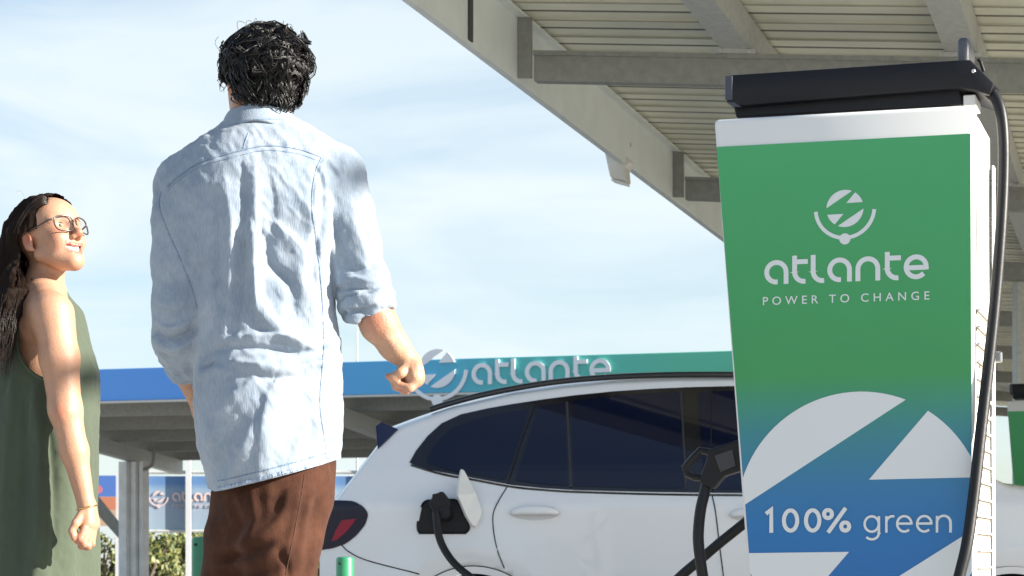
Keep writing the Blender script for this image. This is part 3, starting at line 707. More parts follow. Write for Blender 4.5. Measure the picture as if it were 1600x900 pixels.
def ell_arc(cx, cy, rx, ry, a0, a1, n=28): return [(cx + rx * math.cos(math.radians(a0 + (a1 - a0) * i / n)), cy + ry * math.sin(math.radians(a0 + (a1 - a0) * i / n))) for i in range(n + 1)]
def words_on(glyphs, x0, x1, base_y, w, name):
    """letters drawn as strokes; heights in units of the digit height (38 px)"""
    a, b_ = cpx(x0, base_y), cpx(x1, base_y); s_ = (cpx(x0, base_y - 38) - a).z; M_ = plane_map(a + NF * .0055, RR, Zv, NF, s_)
    mb = MB(); k = 0
    for st in glyphs:
        for q in st: ribbon(mb, q, w, (lambda p, h, e=k: M_(p, h + .00015 * (e % 4))), .0012); k += 1
    mb.build(name, decal, pan)
def zero(x): return [ell_arc(x, .5, .275, .415, 90, 451, 40)]
ring_ = lambda x, y: ell_arc(x, y, .16, .165, 90, 451, 26)
words_on([[[(.04, .78), (.26, .95), (.26, 0)]], zero(1.06), zero(1.97), [ring_(2.60, .755), ring_(3.30, .245), [(2.60, .0), (3.32, 1.0)]]], 1196, 1331, 832.5, .165, 'percent_lettering')
def ee(x): return [[(x - .29, .37), (x + .28, .37)], [(x + .29, .33)] + ell_arc(x, .36, .29, .315, 3, 312, 28)]
words_on([[ell_arc(.33, .36, .29, .315, 0, 360, 30), [(.625, .68), (.625, .0)] + ell_arc(.335, .0, .29, .27, 0, -140, 16)], [[(.93, 0), (.93, .68)], ell_arc(1.18, .40, .25, .275, 165, 72, 10)], ee(1.66), ee(2.47), [[(2.98, 0), (2.98, .68)], ell_arc(3.25, .40, .27, .28, 175, 0, 18) + [(3.52, 0)]]], 1350, 1485, 832.5, .098, 'word_lettering')
# louvres on the right flank
sN = (TR - BR0).normalized(); side_n = RR
mb = MB(); mg = MB(); z = .22
while z < 1.36:
    p = BR0 + (TR - BR0) * (z / TR.z)
    mg.obox(p + NB * .06 + side_n * .0005, NB * .36, side_n * .0015, Zv * .009)
    mb.obox(p + NB * .055 + side_n * .0025 + Zv * .009, NB * .37, side_n * .008, Zv * .005); z += .0485
mg.build('louvre_gap', tanm, chg); mb.build('louvre_hood', shell, chg)
mb = MB(); p = BR0 + (TR - BR0) * (.05); mb.obox(p + NB * .44 + side_n * .001, NB * .05, side_n * .006, Zv * 1.72); mb.build('corner_trim', shell, chg, bevel=.002)
# cable manager on the roof
bk = .10; th_ = .26
mb = MB(); q = [(1135, 121), (1139, 117), (1490, 94), (1516, 93), (1553, 130), (1546, 149), (1520, 140), (1497, 138), (1146, 166), (1135, 159)]
mb.prism([cpx(x, y, bk) for x, y in q], NB * th_); arm = mb.build('cable_arm', satin, chg, bevel=.006, bseg=2, smooth=True)
mb = MB(); mb.prism([cpx(x, y, bk + .035) for x, y in ((1146, 166), (1499, 138), (1503, 164), (1150, 183))], NB * .2); mb.build('arm_base', satin, chg, bevel=.004)
mb = MB(); mb.prism([cpx(x, y, bk + .01) for x, y in ((1134, 120), (1146, 119), (1146, 158), (1134, 157))], NB * -.013); mb.prism([cpx(x, y, bk + .01) for x, y in ((1135, 160), (1148, 160), (1160, 168), (1146, 168))], NB * -.011); mb.build('arm_end_cap', mat('grey_blue_trim', (.05, .055, .075), .35), chg, bevel=.003)
mb = MB(); mb.lathe(cpx(1521, 111, bk) + NF * .0, NF, [(.006, 0), (.006, .003), (.004, .005)], 12); mb.build('screw', mat('bright_screw', (.6, .6, .6), .3, metal=1), chg)
mb = MB(); mb.prism([cpx(x, y, bk + .06) for x, y in ((1496, 58), (1514, 57), (1514, 100), (1496, 101))], NB * .17); mb.build('mast_plate', mat('mast_grey', (.10, .10, .11), .4, metal=.4), chg, bevel=.012, bseg=3, smooth=True)
mb = MB(); mb.tube([cpx(1528, 92, .3), cpx(1532, 97, .3), cpx(1537, 112, .3)], .005, 6); mb.build('pull_cord', rubber, chg)
mb = MB(); mb.obox(cpx(1505, 165, .14), RR * .035, NB * .14, Zv * .03); mb.build('arm_bracket', shell, chg, bevel=.003)
# hanging cable on the right
pts = [cpx(1541, 137, .14), cpx(1553, 149, .13), cpx(1563, 172, .12), cpx(1568, 215, .11), cpx(1568, 280, .10), cpx(1564, 360, .08), cpx(1557, 450, .06), cpx(1548, 540, .035), cpx(1539, 620, .01), cpx(1530, 700, -.02), cpx(1521, 780, -.05), cpx(1511, 850, -.08), cpx(1498, 905, -.10), cpx(1480, 985, -.13), cpx(1440, 1100, -.16)]
lastp = pts[-1]; pts += [Vector((lastp.x - .05, lastp.y - .03, .12)), Vector((lastp.x - .12, lastp.y - .03, .02)), Vector((lastp.x - .3, lastp.y + .0, .018)), Vector((lastp.x - .5, lastp.y + .05, .018))]
mb = MB(); mb.tube([Vector(p) for p in catmull(pts, 8)], .0165, 14); mb.build('hanging_cable', rubber, chg, smooth=True)
mb = MB(); mb.tube([cpx(1540, 135, .14), cpx(1552, 147, .13)], [.022, .020], 14); mb.build('cable_gland', satin, chg, smooth=True)
mb = MB(); mb.obox(cpx(1553, 566, .12), RR * .022, NB * .03, Zv * .03); mb.build('cable_hook', mat('bright_screw', (.6, .6, .6), .3), chg, bevel=.004)
# parked connector on the left flank with its two cables
bkc = .06
def cp2(x, y): return cpx(x, y, bkc)
cn = MB(); cn.prism([cp2(x, y) for x, y in ((1106, 702), (1150, 688), (1158, 688), (1162, 735), (1152, 737), (1130, 744), (1113, 764), (1093, 755), (1094, 744), (1103, 720))], NB * .055)
cn.build('connector', satin, chg, bevel=.006)
mb = MB(); hp = [(1108, 706), (1091, 703), (1078, 717), (1067, 730), (1071, 740), (1082, 745), (1094, 746)]
mb.tube([cp2(*p) + NB * .027 for p in hp], .0115, 8); mb.build('connector_handle', satin, chg, smooth=True)
mb = MB(); mb.prism([cp2(x, y) + NF * .002 for x, y in ((1117, 712), (1145, 702), (1150, 728), (1126, 738))], NF * .003); mb.build('connector_badge', mat('dark_grey_inset', (.035, .035, .04), .45), chg, bevel=.001)
mb = MB(); mb.tube([cp2(1153, 712) + NB * .03, cp2(1172, 712) + NB * .03], .03, 16); mb.build('holster', satin, chg, smooth=True)
pts = [cp2(1102, 752) + NB * .028, cp2(1098, 772) + NB * .02, cp2(1093, 800) + NB * .01, cp2(1091, 840), cp2(1095, 880), cp2(1101, 920), cp2(1112, 1000), cp2(1128, 1110), cp2(1150, 1180), cp2(1170, 1212) + NB * .03]
mb = MB(); mb.tube([Vector(p) for p in catmull(pts, 8)], .0165, 14); mb.build('connector_cable', rubber, chg, smooth=True)
pts = [cpx(1176, 806, .2), cpx(1160, 820, .2), cpx(1125, 848, .2), cpx(1090, 878, .2), cpx(1062, 902, .2), cpx(1020, 945, .2), cpx(975, 1010, .2), cpx(960, 1090, .2), cpx(985, 1160, .2), cpx(1040, 1195, .2)]
mb = MB(); mb.tube([Vector(p) for p in catmull(pts, 8)], .0155, 14); mb.build('looped_cable', rubber, chg, smooth=True)
# second station far behind
c2 = copy_tree(chg); c2['label'] = 'distant charging station half visible at the right edge beyond the white car'
tl_loc = TL - Vector(chg.location); want = P(1573, 627, 18.0)
c2.location = (want.x - tl_loc.x, want.y - tl_loc.y, GZ); c2.location.z = want.z - tl_loc.z
chg['group'] = 'charging stations'; c2['group'] = 'charging stations'
# ================================================================== organic surfaces: blended distance fields meshed by surface nets
def smin(a, b, k):
    h = np.maximum(k - np.abs(a - b), 0) / k
    return np.minimum(a, b) - h * h * k * .25
class Field:
    def __init__(s, lo, hi, h):
        s.lo = np.array(lo, float); s.h = h; n = np.ceil((np.array(hi, float) - s.lo) / h).astype(int) + 1
        s.ax = [s.lo[i] + h * np.arange(n[i]) for i in range(3)]; s.F = np.full(tuple(n), .5, np.float32)
    def block(s, lo, hi):
        ix = [(max(0, int((lo[i] - s.lo[i]) / s.h)), min(len(s.ax[i]), int((hi[i] - s.lo[i]) / s.h) + 2)) for i in range(3)]
        sl = tuple(slice(a, max(a + 1, b)) for a, b in ix)
        X = s.ax[0][sl[0]][:, None, None].astype(np.float32); Y = s.ax[1][sl[1]][None, :, None].astype(np.float32); Z = s.ax[2][sl[2]][None, None, :].astype(np.float32)
        return sl, X, Y, Z
    def put(s, sl, D, k, op):
        if op == 'u': s.F[sl] = smin(s.F[sl], D, k)
        else: s.F[sl] = -smin(-s.F[sl], D, k)          # carve
    def cap(s, a, b, ra, rb, k=.015, op='u', flat=None):
        a, b = np.array(a, float), np.array(b, float); m = max(ra, rb) + k + .02
        sl, X, Y, Z = s.block(np.minimum(a, b) - m, np.maximum(a, b) + m)
        d = b - a; L2 = float(d @ d) + 1e-12
        t = np.clip(((X - a[0]) * d[0] + (Y - a[1]) * d[1] + (Z - a[2]) * d[2]) / L2, 0, 1)
        D = np.sqrt((X - a[0] - t * d[0]) ** 2 + (Y - a[1] - t * d[1]) ** 2 + (Z - a[2] - t * d[2]) ** 2) - (ra + (rb - ra) * t)
        s.put(sl, D, k, op)
    def chain(s, pts, rs, k=.015, op='u'):
        for i in range(len(pts) - 1): s.cap(pts[i], pts[i + 1], rs[i], rs[i + 1], k, op)
    def ell(s, c, r, R=None, k=.015, op='u'):
        c = np.array(c, float); r = np.array(r, float); m = r.max() + k + .02
        sl, X, Y, Z = s.block(c - m, c + m); R = np.eye(3) if R is None else np.array(R, float)   # rows of R are the local axes
        x, y, z = X - c[0], Y - c[1], Z - c[2]
        l = [R[i, 0] * x + R[i, 1] * y + R[i, 2] * z for i in range(3)]
        k0 = np.sqrt(sum((l[i] / r[i]) ** 2 for i in range(3))); k1 = np.sqrt(sum((l[i] / r[i] ** 2) ** 2 for i in range(3))) + 1e-9
        s.put(sl, k0 * (k0 - 1) / k1, k, op)
    def stack(s, rows, phi=0.0, k=.02, n=2.0, op='u'):
        """rows of (z, cx, cy, half width, half depth): an upright body of elliptic slices turned by phi"""
        rows = np.array(sorted(rows), float); z0, z1 = rows[0, 0], rows[-1, 0]; m = rows[:, 3:].max() + k + .03
        lo = (rows[:, 1].min() - m, rows[:, 2].min() - m, z0 - .03); hi = (rows[:, 1].max() + m, rows[:, 2].max() + m, z1 + .03)
        sl, X, Y, Z = s.block(lo, hi); zz = Z.ravel(); zf = np.linspace(z0 - .05, z1 + .05, 400)
        ker = np.exp(-np.linspace(-2, 2, 17) ** 2); ker /= ker.sum(); v = []
        for c in range(1, 5):
            q = np.interp(zf, rows[:, 0], rows[:, c]); q = np.convolve(np.pad(q, 8, mode='edge'), ker, 'valid'); v.append(np.interp(zz, zf, q)[None, None, :].astype(np.float32))
        cx, cy, a, b = v; c_, s_ = math.cos(phi), math.sin(phi)
        x = (X - cx) * c_ + (Y - cy) * s_; y = -(X - cx) * s_ + (Y - cy) * c_
        q = (np.abs(x / a) ** n + np.abs(y / b) ** n) ** (1 / n)
        D = (q - 1) * np.minimum(a, b); D = np.maximum(D, np.maximum(z0 - Z, Z - z1)); s.put(sl, D, k, op)
    def mesh(s, smooth=2):
        Fd = s.F; ins = Fd < 0; nx, ny, nz = Fd.shape
        cnt = np.zeros((nx - 1, ny - 1, nz - 1), np.int8)
        for i in (0, 1):
            for j in (0, 1):
                for k in (0, 1): cnt += ins[i:nx - 1 + i, j:ny - 1 + j, k:nz - 1 + k]
        act = (cnt > 0) & (cnt < 8); idx = np.argwhere(act); vid = np.full(act.shape, -1, np.int32); vid[act] = np.arange(len(idx))
        acc = np.zeros((len(idx), 3)); num = np.zeros(len(idx))
        cor = [(i, j, k) for i in (0, 1) for j in (0, 1) for k in (0, 1)]
        val = {c: Fd[idx[:, 0] + c[0], idx[:, 1] + c[1], idx[:, 2] + c[2]] for c in cor}
        for c in cor:
            for ax in range(3):
                if c[ax]: continue
                d = list(c); d[ax] = 1; d = tuple(d); fa, fb = val[c], val[d]; cr = (fa < 0) != (fb < 0)
                t = np.where(cr, fa / np.where(cr, fa - fb, 1), 0); p = np.array(c, float)[None, :] + t[:, None] * (np.array(d, float) - np.array(c, float))[None, :]
                acc += np.where(cr[:, None], p, 0); num += cr
        V = (idx + acc / num[:, None]) * s.h + s.lo; Q = []
        for ax in range(3):
            a = [slice(None)] * 3; b = [slice(None)] * 3; a[ax] = slice(0, -1); b[ax] = slice(1, None)
            s0, s1 = ins[tuple(a)], ins[tuple(b)]; o1, o2 = [q for q in range(3) if q != ax]
            for up in (True, False):
                e = np.argwhere((s0 & ~s1) if up else (~s0 & s1))
                ok = (e[:, o1] > 0) & (e[:, o2] > 0) & (e[:, o1] < Fd.shape[o1] - 1) & (e[:, o2] < Fd.shape[o2] - 1); e = e[ok]
                def at(d1, d2):
                    q = e.copy(); q[:, o1] += d1; q[:, o2] += d2; return vid[q[:, 0], q[:, 1], q[:, 2]]
                q = np.stack([at(-1, -1), at(0, -1), at(0, 0), at(-1, 0)], 1)
                if up == (ax == 1): q = q[:, ::-1]
                Q.append(q)
        Q = np.concatenate(Q); Q = Q[(Q >= 0).all(1)]
        for _ in range(smooth): V = relax(V, Q, .5)
        return V, Q
def relax(V, Q, w):
    S = np.zeros_like(V); c = np.zeros(len(V))
    for a in range(4):
        b = (a + 1) % 4
        for u_, v_ in ((Q[:, a], Q[:, b]), (Q[:, b], Q[:, a])):
            for d in range(3): S[:, d] += np.bincount(u_, V[v_, d], len(V))
            c += np.bincount(u_, minlength=len(V))
    return V * (1 - w) + w * S / np.maximum(c, 1)[:, None]
def normals(V, Q):
    n = np.cross(V[Q[:, 2]] - V[Q[:, 0]], V[Q[:, 3]] - V[Q[:, 1]]); R = np.zeros_like(V)
    for a in range(4):
        for d in range(3): R[:, d] += np.bincount(Q[:, a], n[:, d], len(V))
    return R / (np.linalg.norm(R, axis=1)[:, None] + 1e-12)
def compact(V, Q):
    used = np.zeros(len(V), bool); used[Q.ravel()] = True; m = np.cumsum(used) - 1; return V[used], m[Q]
def trim(V, Q, g, dirv):
    """drop everything where g<0, pulling the cut edge onto g=0 along dirv"""
    keep = (g[Q] > 0).any(1); Q = Q[keep]; neg = g < 0; V = V.copy(); V[neg] -= g[neg][:, None] * np.asarray(dirv)[None, :]
    return compact(V, Q)
def proj(V):
    return PX0 + F * V[:, 0] / V[:, 1], PY0 - F * (V[:, 2] - H0) / V[:, 1]
def dist_poly(px, py, pts):
    """distance to a polyline and the position along it 0..1"""
    best = np.full(len(px), 1e9); tt = np.zeros(len(px)); side = np.zeros(len(px)); n = len(pts) - 1
    for i in range(n):
        (ax, ay), (bx, by) = pts[i], pts[i + 1]; dx, dy = bx - ax, by - ay; L2 = dx * dx + dy * dy + 1e-9
        t = np.clip(((px - ax) * dx + (py - ay) * dy) / L2, 0, 1); qx, qy = px - ax - t * dx, py - ay - t * dy
        d = np.hypot(qx, qy); m = d < best; best[m] = d[m]; tt[m] = (i + t[m]) / n; side[m] = np.sign(dx * qy - dy * qx)[m]
    return best, tt, side
def vnoise(p, seed=0):
    """smooth value noise in 3D, vectorised"""
    r = np.random.default_rng(seed).random(4096).astype(np.float32)
    i = np.floor(p).astype(int); f = p - i; f = f * f * (3 - 2 * f); o = np.zeros(len(p))
    for a in (0, 1):
        for b in (0, 1):
            for c in (0, 1):
                h = ((i[:, 0] + a) * 73856093 ^ (i[:, 1] + b) * 19349663 ^ (i[:, 2] + c) * 83492791) & 4095
                o += r[h] * (f[:, 0] if a else 1 - f[:, 0]) * (f[:, 1] if b else 1 - f[:, 1]) * (f[:, 2] if c else 1 - f[:, 2])
    return o * 2 - 1
def fbm(p, oct=3, seed=0):
    return sum(vnoise(p * 2 ** k, seed + k) / 2 ** k for k in range(oct))
def folds(V, Q, lines, facing):
    """cloth creases: raised or sunk ridges along drawn lines, on the flank that faces 'facing'"""
    px, py = proj(V); n = normals(V, Q); m = np.clip((n @ np.asarray(facing)) * 2.2 + .2, 0, 1); D = np.zeros(len(V))
    for pts, w, amp, asym in lines:
        pts = [tuple(p) for p in catmull([(x, y) for x, y in pts], 6)]
        d, t, sd = dist_poly(px, py, pts); env = np.sin(np.pi * np.clip(t * .86 + .07, 0, 1)) ** .6
        ws = np.where(sd > 0, w * asym, w / asym); D += amp * np.exp(-(d / ws) ** 2) * env
    return V + n * (D * m)[:, None]
def surf_line(bvh, pts, lift=.001):
    """drawn line dropped onto a surface, as seen from the front"""
    r = []
    for x, y in pts:
        d = Vector(((x - PX0) / F, 1, (PY0 - y) / F)).normalized(); h = bvh.ray_cast(Vector((0, 0, H0)), d)
        if h[0] is not None: r.append(h[0] + h[1] * lift)
    return r
def bvh_of(V, Q): return BVHTree.FromPolygons([tuple(v) for v in V], [tuple(q) for q in Q])

def flush_skin(m, me, spots):
    """redder skin at cheeks, nose, knuckles, elbows: a per-vertex amount that the skin material mixes in"""
    V_ = np.empty(len(me.vertices) * 3, np.float32); me.vertices.foreach_get('co', V_); V_ = V_.reshape(-1, 3); a = np.zeros(len(V_), np.float32)
    for c, r in spots: a = np.maximum(a, np.exp(-((V_ - np.asarray(c)) ** 2).sum(1) / r ** 2))
    at_ = me.attributes.new('flush', 'FLOAT', 'POINT'); at_.data.foreach_set('value', a)
    n, l = nodes_of(m); b = n['Principled BSDF']; src = b.inputs['Base Color'].links[0].from_socket
    t = n.new('ShaderNodeAttribute'); t.attribute_name = 'flush'; mx_ = n.new('ShaderNodeMixRGB'); mx_.blend_type = 'MULTIPLY'; mx_.inputs['Color2'].default_value = (1.0, .62, .58, 1)
    l.new(t.outputs['Fac'], mx_.inputs['Fac']); l.new(src, mx_.inputs['Color1']); l.new(mx_.outputs[0], b.inputs['Base Color'])
# ================================================================== man seen from behind
YM = 4.93; mpm = YM / F
def M(px, py, dy=0.0): return np.array(P(px, py, YM + dy))
def rows_px(L, dy=0.0): return [(M(0, y)[2], (M(a, y)[0] + M(b, y)[0]) / 2, YM + d + dy, (b - a) / 2 * mpm, dep) for y, a, b, d, dep in L]
skin_m = mat('tan_skin', (.44, .25, .158), .5, var=.18, vscale=34, bump=.22, bscale=220, sss=.12)
denim = bpy.data.materials.new('washed_denim'); denim.use_nodes = True
n, l = nodes_of(denim); b = n['Principled BSDF']; b.inputs['Roughness'].default_value = .85; b.inputs['Sheen Weight'].default_value = .25; b.inputs['Specular IOR Level'].default_value = .2
t = n.new('ShaderNodeTexCoord'); a1 = n.new('ShaderNodeTexNoise'); a1.inputs['Scale'].default_value = 7; a1.inputs['Detail'].default_value = 7; a1.inputs['Roughness'].default_value = .6
a2 = n.new('ShaderNodeMapping'); a2.inputs['Scale'].default_value = (1, 1, .12); a3 = n.new('ShaderNodeTexNoise'); a3.inputs['Scale'].default_value = 420; a3.inputs['Detail'].default_value = 2
r1 = n.new('ShaderNodeValToRGB'); r1.color_ramp.elements[0].position = .3; r1.color_ramp.elements[1].position = .72
r1.color_ramp.elements[0].color = (.195, .248, .318, 1); r1.color_ramp.elements[1].color = (.345, .395, .455, 1)
r2 = n.new('ShaderNodeMapRange'); r2.inputs['To Min'].default_value = .72; r2.inputs['To Max'].default_value = 1.22
mm = n.new('ShaderNodeHueSaturation'); bp = n.new('ShaderNodeBump'); bp.inputs['Strength'].default_value = .3; bp.inputs['Distance'].default_value = .003
l.new(t.outputs['Object'], a1.inputs['Vector']); l.new(t.outputs['Object'], a2.inputs[0]); l.new(a2.outputs[0], a3.inputs['Vector']); l.new(a1.outputs['Fac'], r1.inputs[0])
l.new(a3.outputs['Fac'], r2.inputs['Value']); l.new(r2.outputs[0], mm.inputs['Value']); l.new(r1.outputs[0], mm.inputs['Color']); l.new(mm.outputs[0], b.inputs['Base Color'])
l.new(a3.outputs['Fac'], bp.inputs['Height']); l.new(bp.outputs[0], b.inputs['Normal'])
denim_dark = mat('denim_stitching', (.20, .27, .38), .9, var=.45, vscale=160)
denim_pale = mat('denim_frayed_edge', (.55, .62, .70), .9, var=.5, vscale=190, col2=(.16, .24, .38))
cord = bpy.data.materials.new('brown_corduroy'); cord.use_nodes = True
n, l = nodes_of(cord); b = n['Principled BSDF']; b.inputs['Roughness'].default_value = .9; b.inputs['Sheen Weight'].default_value = .12; b.inputs['Specular IOR Level'].default_value = .15
b.inputs['Sheen Tint'].default_value = (.8, .5, .4, 1)
t = n.new('ShaderNodeTexCoord'); a1 = n.new('ShaderNodeTexNoise'); a1.inputs['Scale'].default_value = 14; a1.inputs['Detail'].default_value = 8; a1.inputs['Roughness'].default_value = .7
a2 = n.new('ShaderNodeMapping'); a2.inputs['Scale'].default_value = (1, 1, .06); a3 = n.new('ShaderNodeTexNoise'); a3.inputs['Scale'].default_value = 520
r1 = n.new('ShaderNodeValToRGB'); r1.color_ramp.elements[0].position = .3; r1.color_ramp.elements[1].position = .75; r1.color_ramp.elements[0].color = (.024, .0095, .006, 1); r1.color_ramp.elements[1].color = (.088, .036, .021, 1)
bp = n.new('ShaderNodeBump'); bp.inputs['Strength'].default_value = .22; bp.inputs['Distance'].default_value = .004
l.new(t.outputs['Object'], a1.inputs['Vector']); l.new(t.outputs['Object'], a2.inputs[0]); l.new(a2.outputs[0], a3.inputs['Vector']); l.new(a1.outputs['Fac'], r1.inputs[0]); l.new(r1.outputs[0], b.inputs['Base Color'])
l.new(a3.outputs['Fac'], bp.inputs['Height']); l.new(bp.outputs[0], b.inputs['Normal'])

man = thing('person', 'man with wavy black hair in faded denim shirt and brown corduroy trousers', 'person', (M(420, 0)[0], YM, 0.0))
PHI = math.radians(5)
# --- head frame (facing away and to the left)
hf = np.array((-.50, .86, .06)); hf /= np.linalg.norm(hf); hr = np.cross(hf, (0, 0, 1)); hr /= np.linalg.norm(hr); hu = np.cross(hr, hf)
HC = M(409, 128, .02); Rh = np.array([hf, hr, hu])
def H(f, r, u): return HC + hf * f + hr * r + hu * u
B = Field(M(225, 20)[0:1].tolist() + [YM - .30, -.02], [M(685, 0)[0], YM + .45, M(0, 25)[2] + .02], .0042)
B.ell(H(-.005, 0, .028), (.094, .074, .078), Rh, .02); B.ell(H(.035, 0, -.03), (.058, .058, .085), Rh, .03)
for s_ in (-1, 1):
    B.cap(H(-.005, s_ * .05, -.06), H(.075, s_ * .006, -.10), .018, .016, .03)
    B.ell(H(-.012, s_ * .078, -.008), (.017, .008, .031), Rh, .006); B.ell(H(-.008, s_ * .086, -.004), (.009, .006, .018), Rh, .006, 'c')
    B.cap(H(.085, s_ * .02, .02), H(.07, s_ * .045, .015), .009, .008, .015)
    B.ell(H(.096, s_ * .032, -.002), (.012, .014, .010), Rh, .01, 'c')
B.cap(H(.092, 0, .0), H(.112, 0, -.035), .008, .012, .012); B.cap(H(.085, -.018, -.065), H(.085, .018, -.065), .008, .008, .01)
B.cap(M(408, 150, .03), M(406, 222, .01), .055, .052, .02)
# trunk (under the clothes)
trunk = [(205, 350, 470, 0, .07), (235, 300, 520, 0, .095), (290, 285, 530, 0, .105), (400, 292, 508, 0, .11), (520, 315, 516, .0, .10), (640, 322, 522, .0, .11), (740, 358, 510, .0, .10), (800, 368, 495, .0, .09)]
B.stack(rows_px(trunk), PHI, .03)
# left arm to the front pocket
la = [M(288, 292, .0), M(274, 390, -.01), M(268, 495, -.015), M(292, 575, .05), M(322, 645, .13), M(345, 690, .17)]
B.chain(la, [.05, .043, .038, .034, .026, .034], .02)
# right arm
ra = [M(528, 282, .0), M(553, 380, .0), M(575, 468, -.005)]
B.chain(ra, [.052, .046, .040], .02)
fo = [M(577, 470, -.01), M(592, 506, -.005), M(616, 540, .01), M(640, 567, .02)]
B.chain(fo, [.0405, .0395, .031, .0235], .02)
# right hand: loose fist
hp = M(644, 584, .015)
B.cap(M(641, 566, .02), M(648, 590, .004), .022, .023, .012); B.cap(M(641, 568, .03), M(640, 592, .04), .02, .02, .012); B.cap(M(650, 576, .0), M(648, 594, .02), .016, .018, .01)
fing = [((651, 597, -.004), (640, 607, -.012), (622, 600, -.006), (612, 592, .006), .0092), ((647, 601, .012), (634, 610, .008), (619, 604, .012), (613, 594, .022), .0095),
        ((643, 602, .028), (630, 609, .026), (620, 602, .03), (617, 594, .036), .009), ((638, 600, .042), (627, 606, .042), (620, 600, .045), (619, 593, .047), .0082)]
for a, b_, c, d, r in fing: B.chain([M(*a), M(*b_), M(*c), M(*d)], [r * 1.12, r * 1.05, r * .95, r * .82], .004)
B.chain([M(636, 572, .0), M(626, 583, -.014), M(614, 590, -.012), M(606, 588, -.006)], [.012, .0112, .0095, .0075], .005)
# legs and feet
for pts, rs in (([(400, 760, .02), (382, 900, .03), (366, 1080, .02), (358, 1270, .03)], [.060, .055, .050, .042]), ([(462, 760, -.01), (447, 900, -.04), (432, 1060, -.04), (430, 1270, -.08)], [.060, .055, .050, .042])):
    B.chain([M(*p) for p in pts], rs, .03)
    a = M(*pts[-1]); a[2] = .05; B.cap(a, a + np.array((-.09, .17, -.012)), .042, .032, .03)
V, Q = B.mesh(1)
Nn = normals(V, Q); V = V + Nn * (fbm(V * 60, 2, 3) * .0006)[:, None]
# tendons and knuckle hollow on the forearm
V = folds(V, Q, [([(600, 520), (625, 553)], 5, .0016, 1), ([(640, 570), (650, 592)], 4, .0015, 1)], (0, -1, 0))
body = link_mesh('body', mesh_np('body', V, Q), skin_m, man, smooth=True)
L0 = np.array(man.location); flush_skin(skin_m, body.data, [(M(650, 597, 0) - L0, .014), (M(612, 592, 0) - L0, .016), (M(604, 590, -.006) - L0, .014), (M(630, 604, 0) - L0, .016), (M(590, 500, -.03) - L0, .03), (H(-.012, -.08, -.01) - L0, .03)])

# --- shirt
S = Field([M(222, 0)[0], YM - .32, M(0, 800)[2]], [M(640, 0)[0], YM + .32, M(0, 160)[2]], .0036)
shirt_rows = [(170, 360, 452, .01, .066), (186, 356, 456, .01, .070), (198, 346, 466, .01, .078), (212, 330, 488, .005, .090), (232, 305, 516, .0, .10), (262, 280, 540, .0, .118), (300, 268, 548, 0, .128), (350, 270, 534, 0, .134), (400, 280, 522, 0, .136), (450, 292, 522, 0, .134), (500, 300, 525, .0, .130), (550, 304, 533, .0, .130), (600, 303, 536, .0, .134), (650, 303, 536, .0, .142), (700, 309, 533, .0, .148), (745, 322, 529, 0, .150), (800, 335, 526, 0, .150)]
S.stack(rows_px(shirt_rows), PHI, .03, 2.15)
S.chain([M(352, 226, .0), M(292, 282, .0)], [.03, .055], .05); S.chain([M(470, 216, .0), M(528, 266, .0)], [.03, .055], .05)
S.chain([M(286, 290, .0), M(280, 345, -.01), M(278, 410, -.015), M(276, 480, -.02), M(275, 530, -.005), M(290, 572, .045)], [.060, .057, .055, .052, .050, .041], .022)
S.chain([M(530, 278, .0), M(541, 325, .0), M(552, 380, .0), M(567, 440, -.005), M(577, 478, -.008)], [.058, .0565, .056, .056, .051], .02)
# rolled cuffs
def ringcuff(c, axis, R, r, k):
    axis = np.array(axis, float); axis /= np.linalg.norm(axis); e = np.cross(axis, (0, 1, 0)); e /= np.linalg.norm(e); g = np.cross(axis, e)
    pts = [np.array(c) + (e * math.cos(a) + g * math.sin(a)) * R * (1 + .07 * math.sin(2 * a + k)) + axis * .006 * math.sin(3 * a + k) for a in np.linspace(0, 2 * math.pi, 22)]
    S.chain(pts, [r * (1 + .25 * math.sin(i * 1.7 + k)) for i in range(22)], .006)
ax_r = M(600, 520) - M(560, 420)
ringcuff(M(577, 484, -.008), ax_r, .046, .0125, .4); ringcuff(M(573, 470, -.008), ax_r, .050, .0115, 2.2); ringcuff(M(567, 452, -.006), ax_r, .050, .010, 3.6)
ax_l = M(300, 600, .09) - M(272, 520)
ringcuff(M(292, 575, .045), ax_l, .037, .009, 1.0); ringcuff(M(285, 556, .03), ax_l, .041, .008, 2.0)
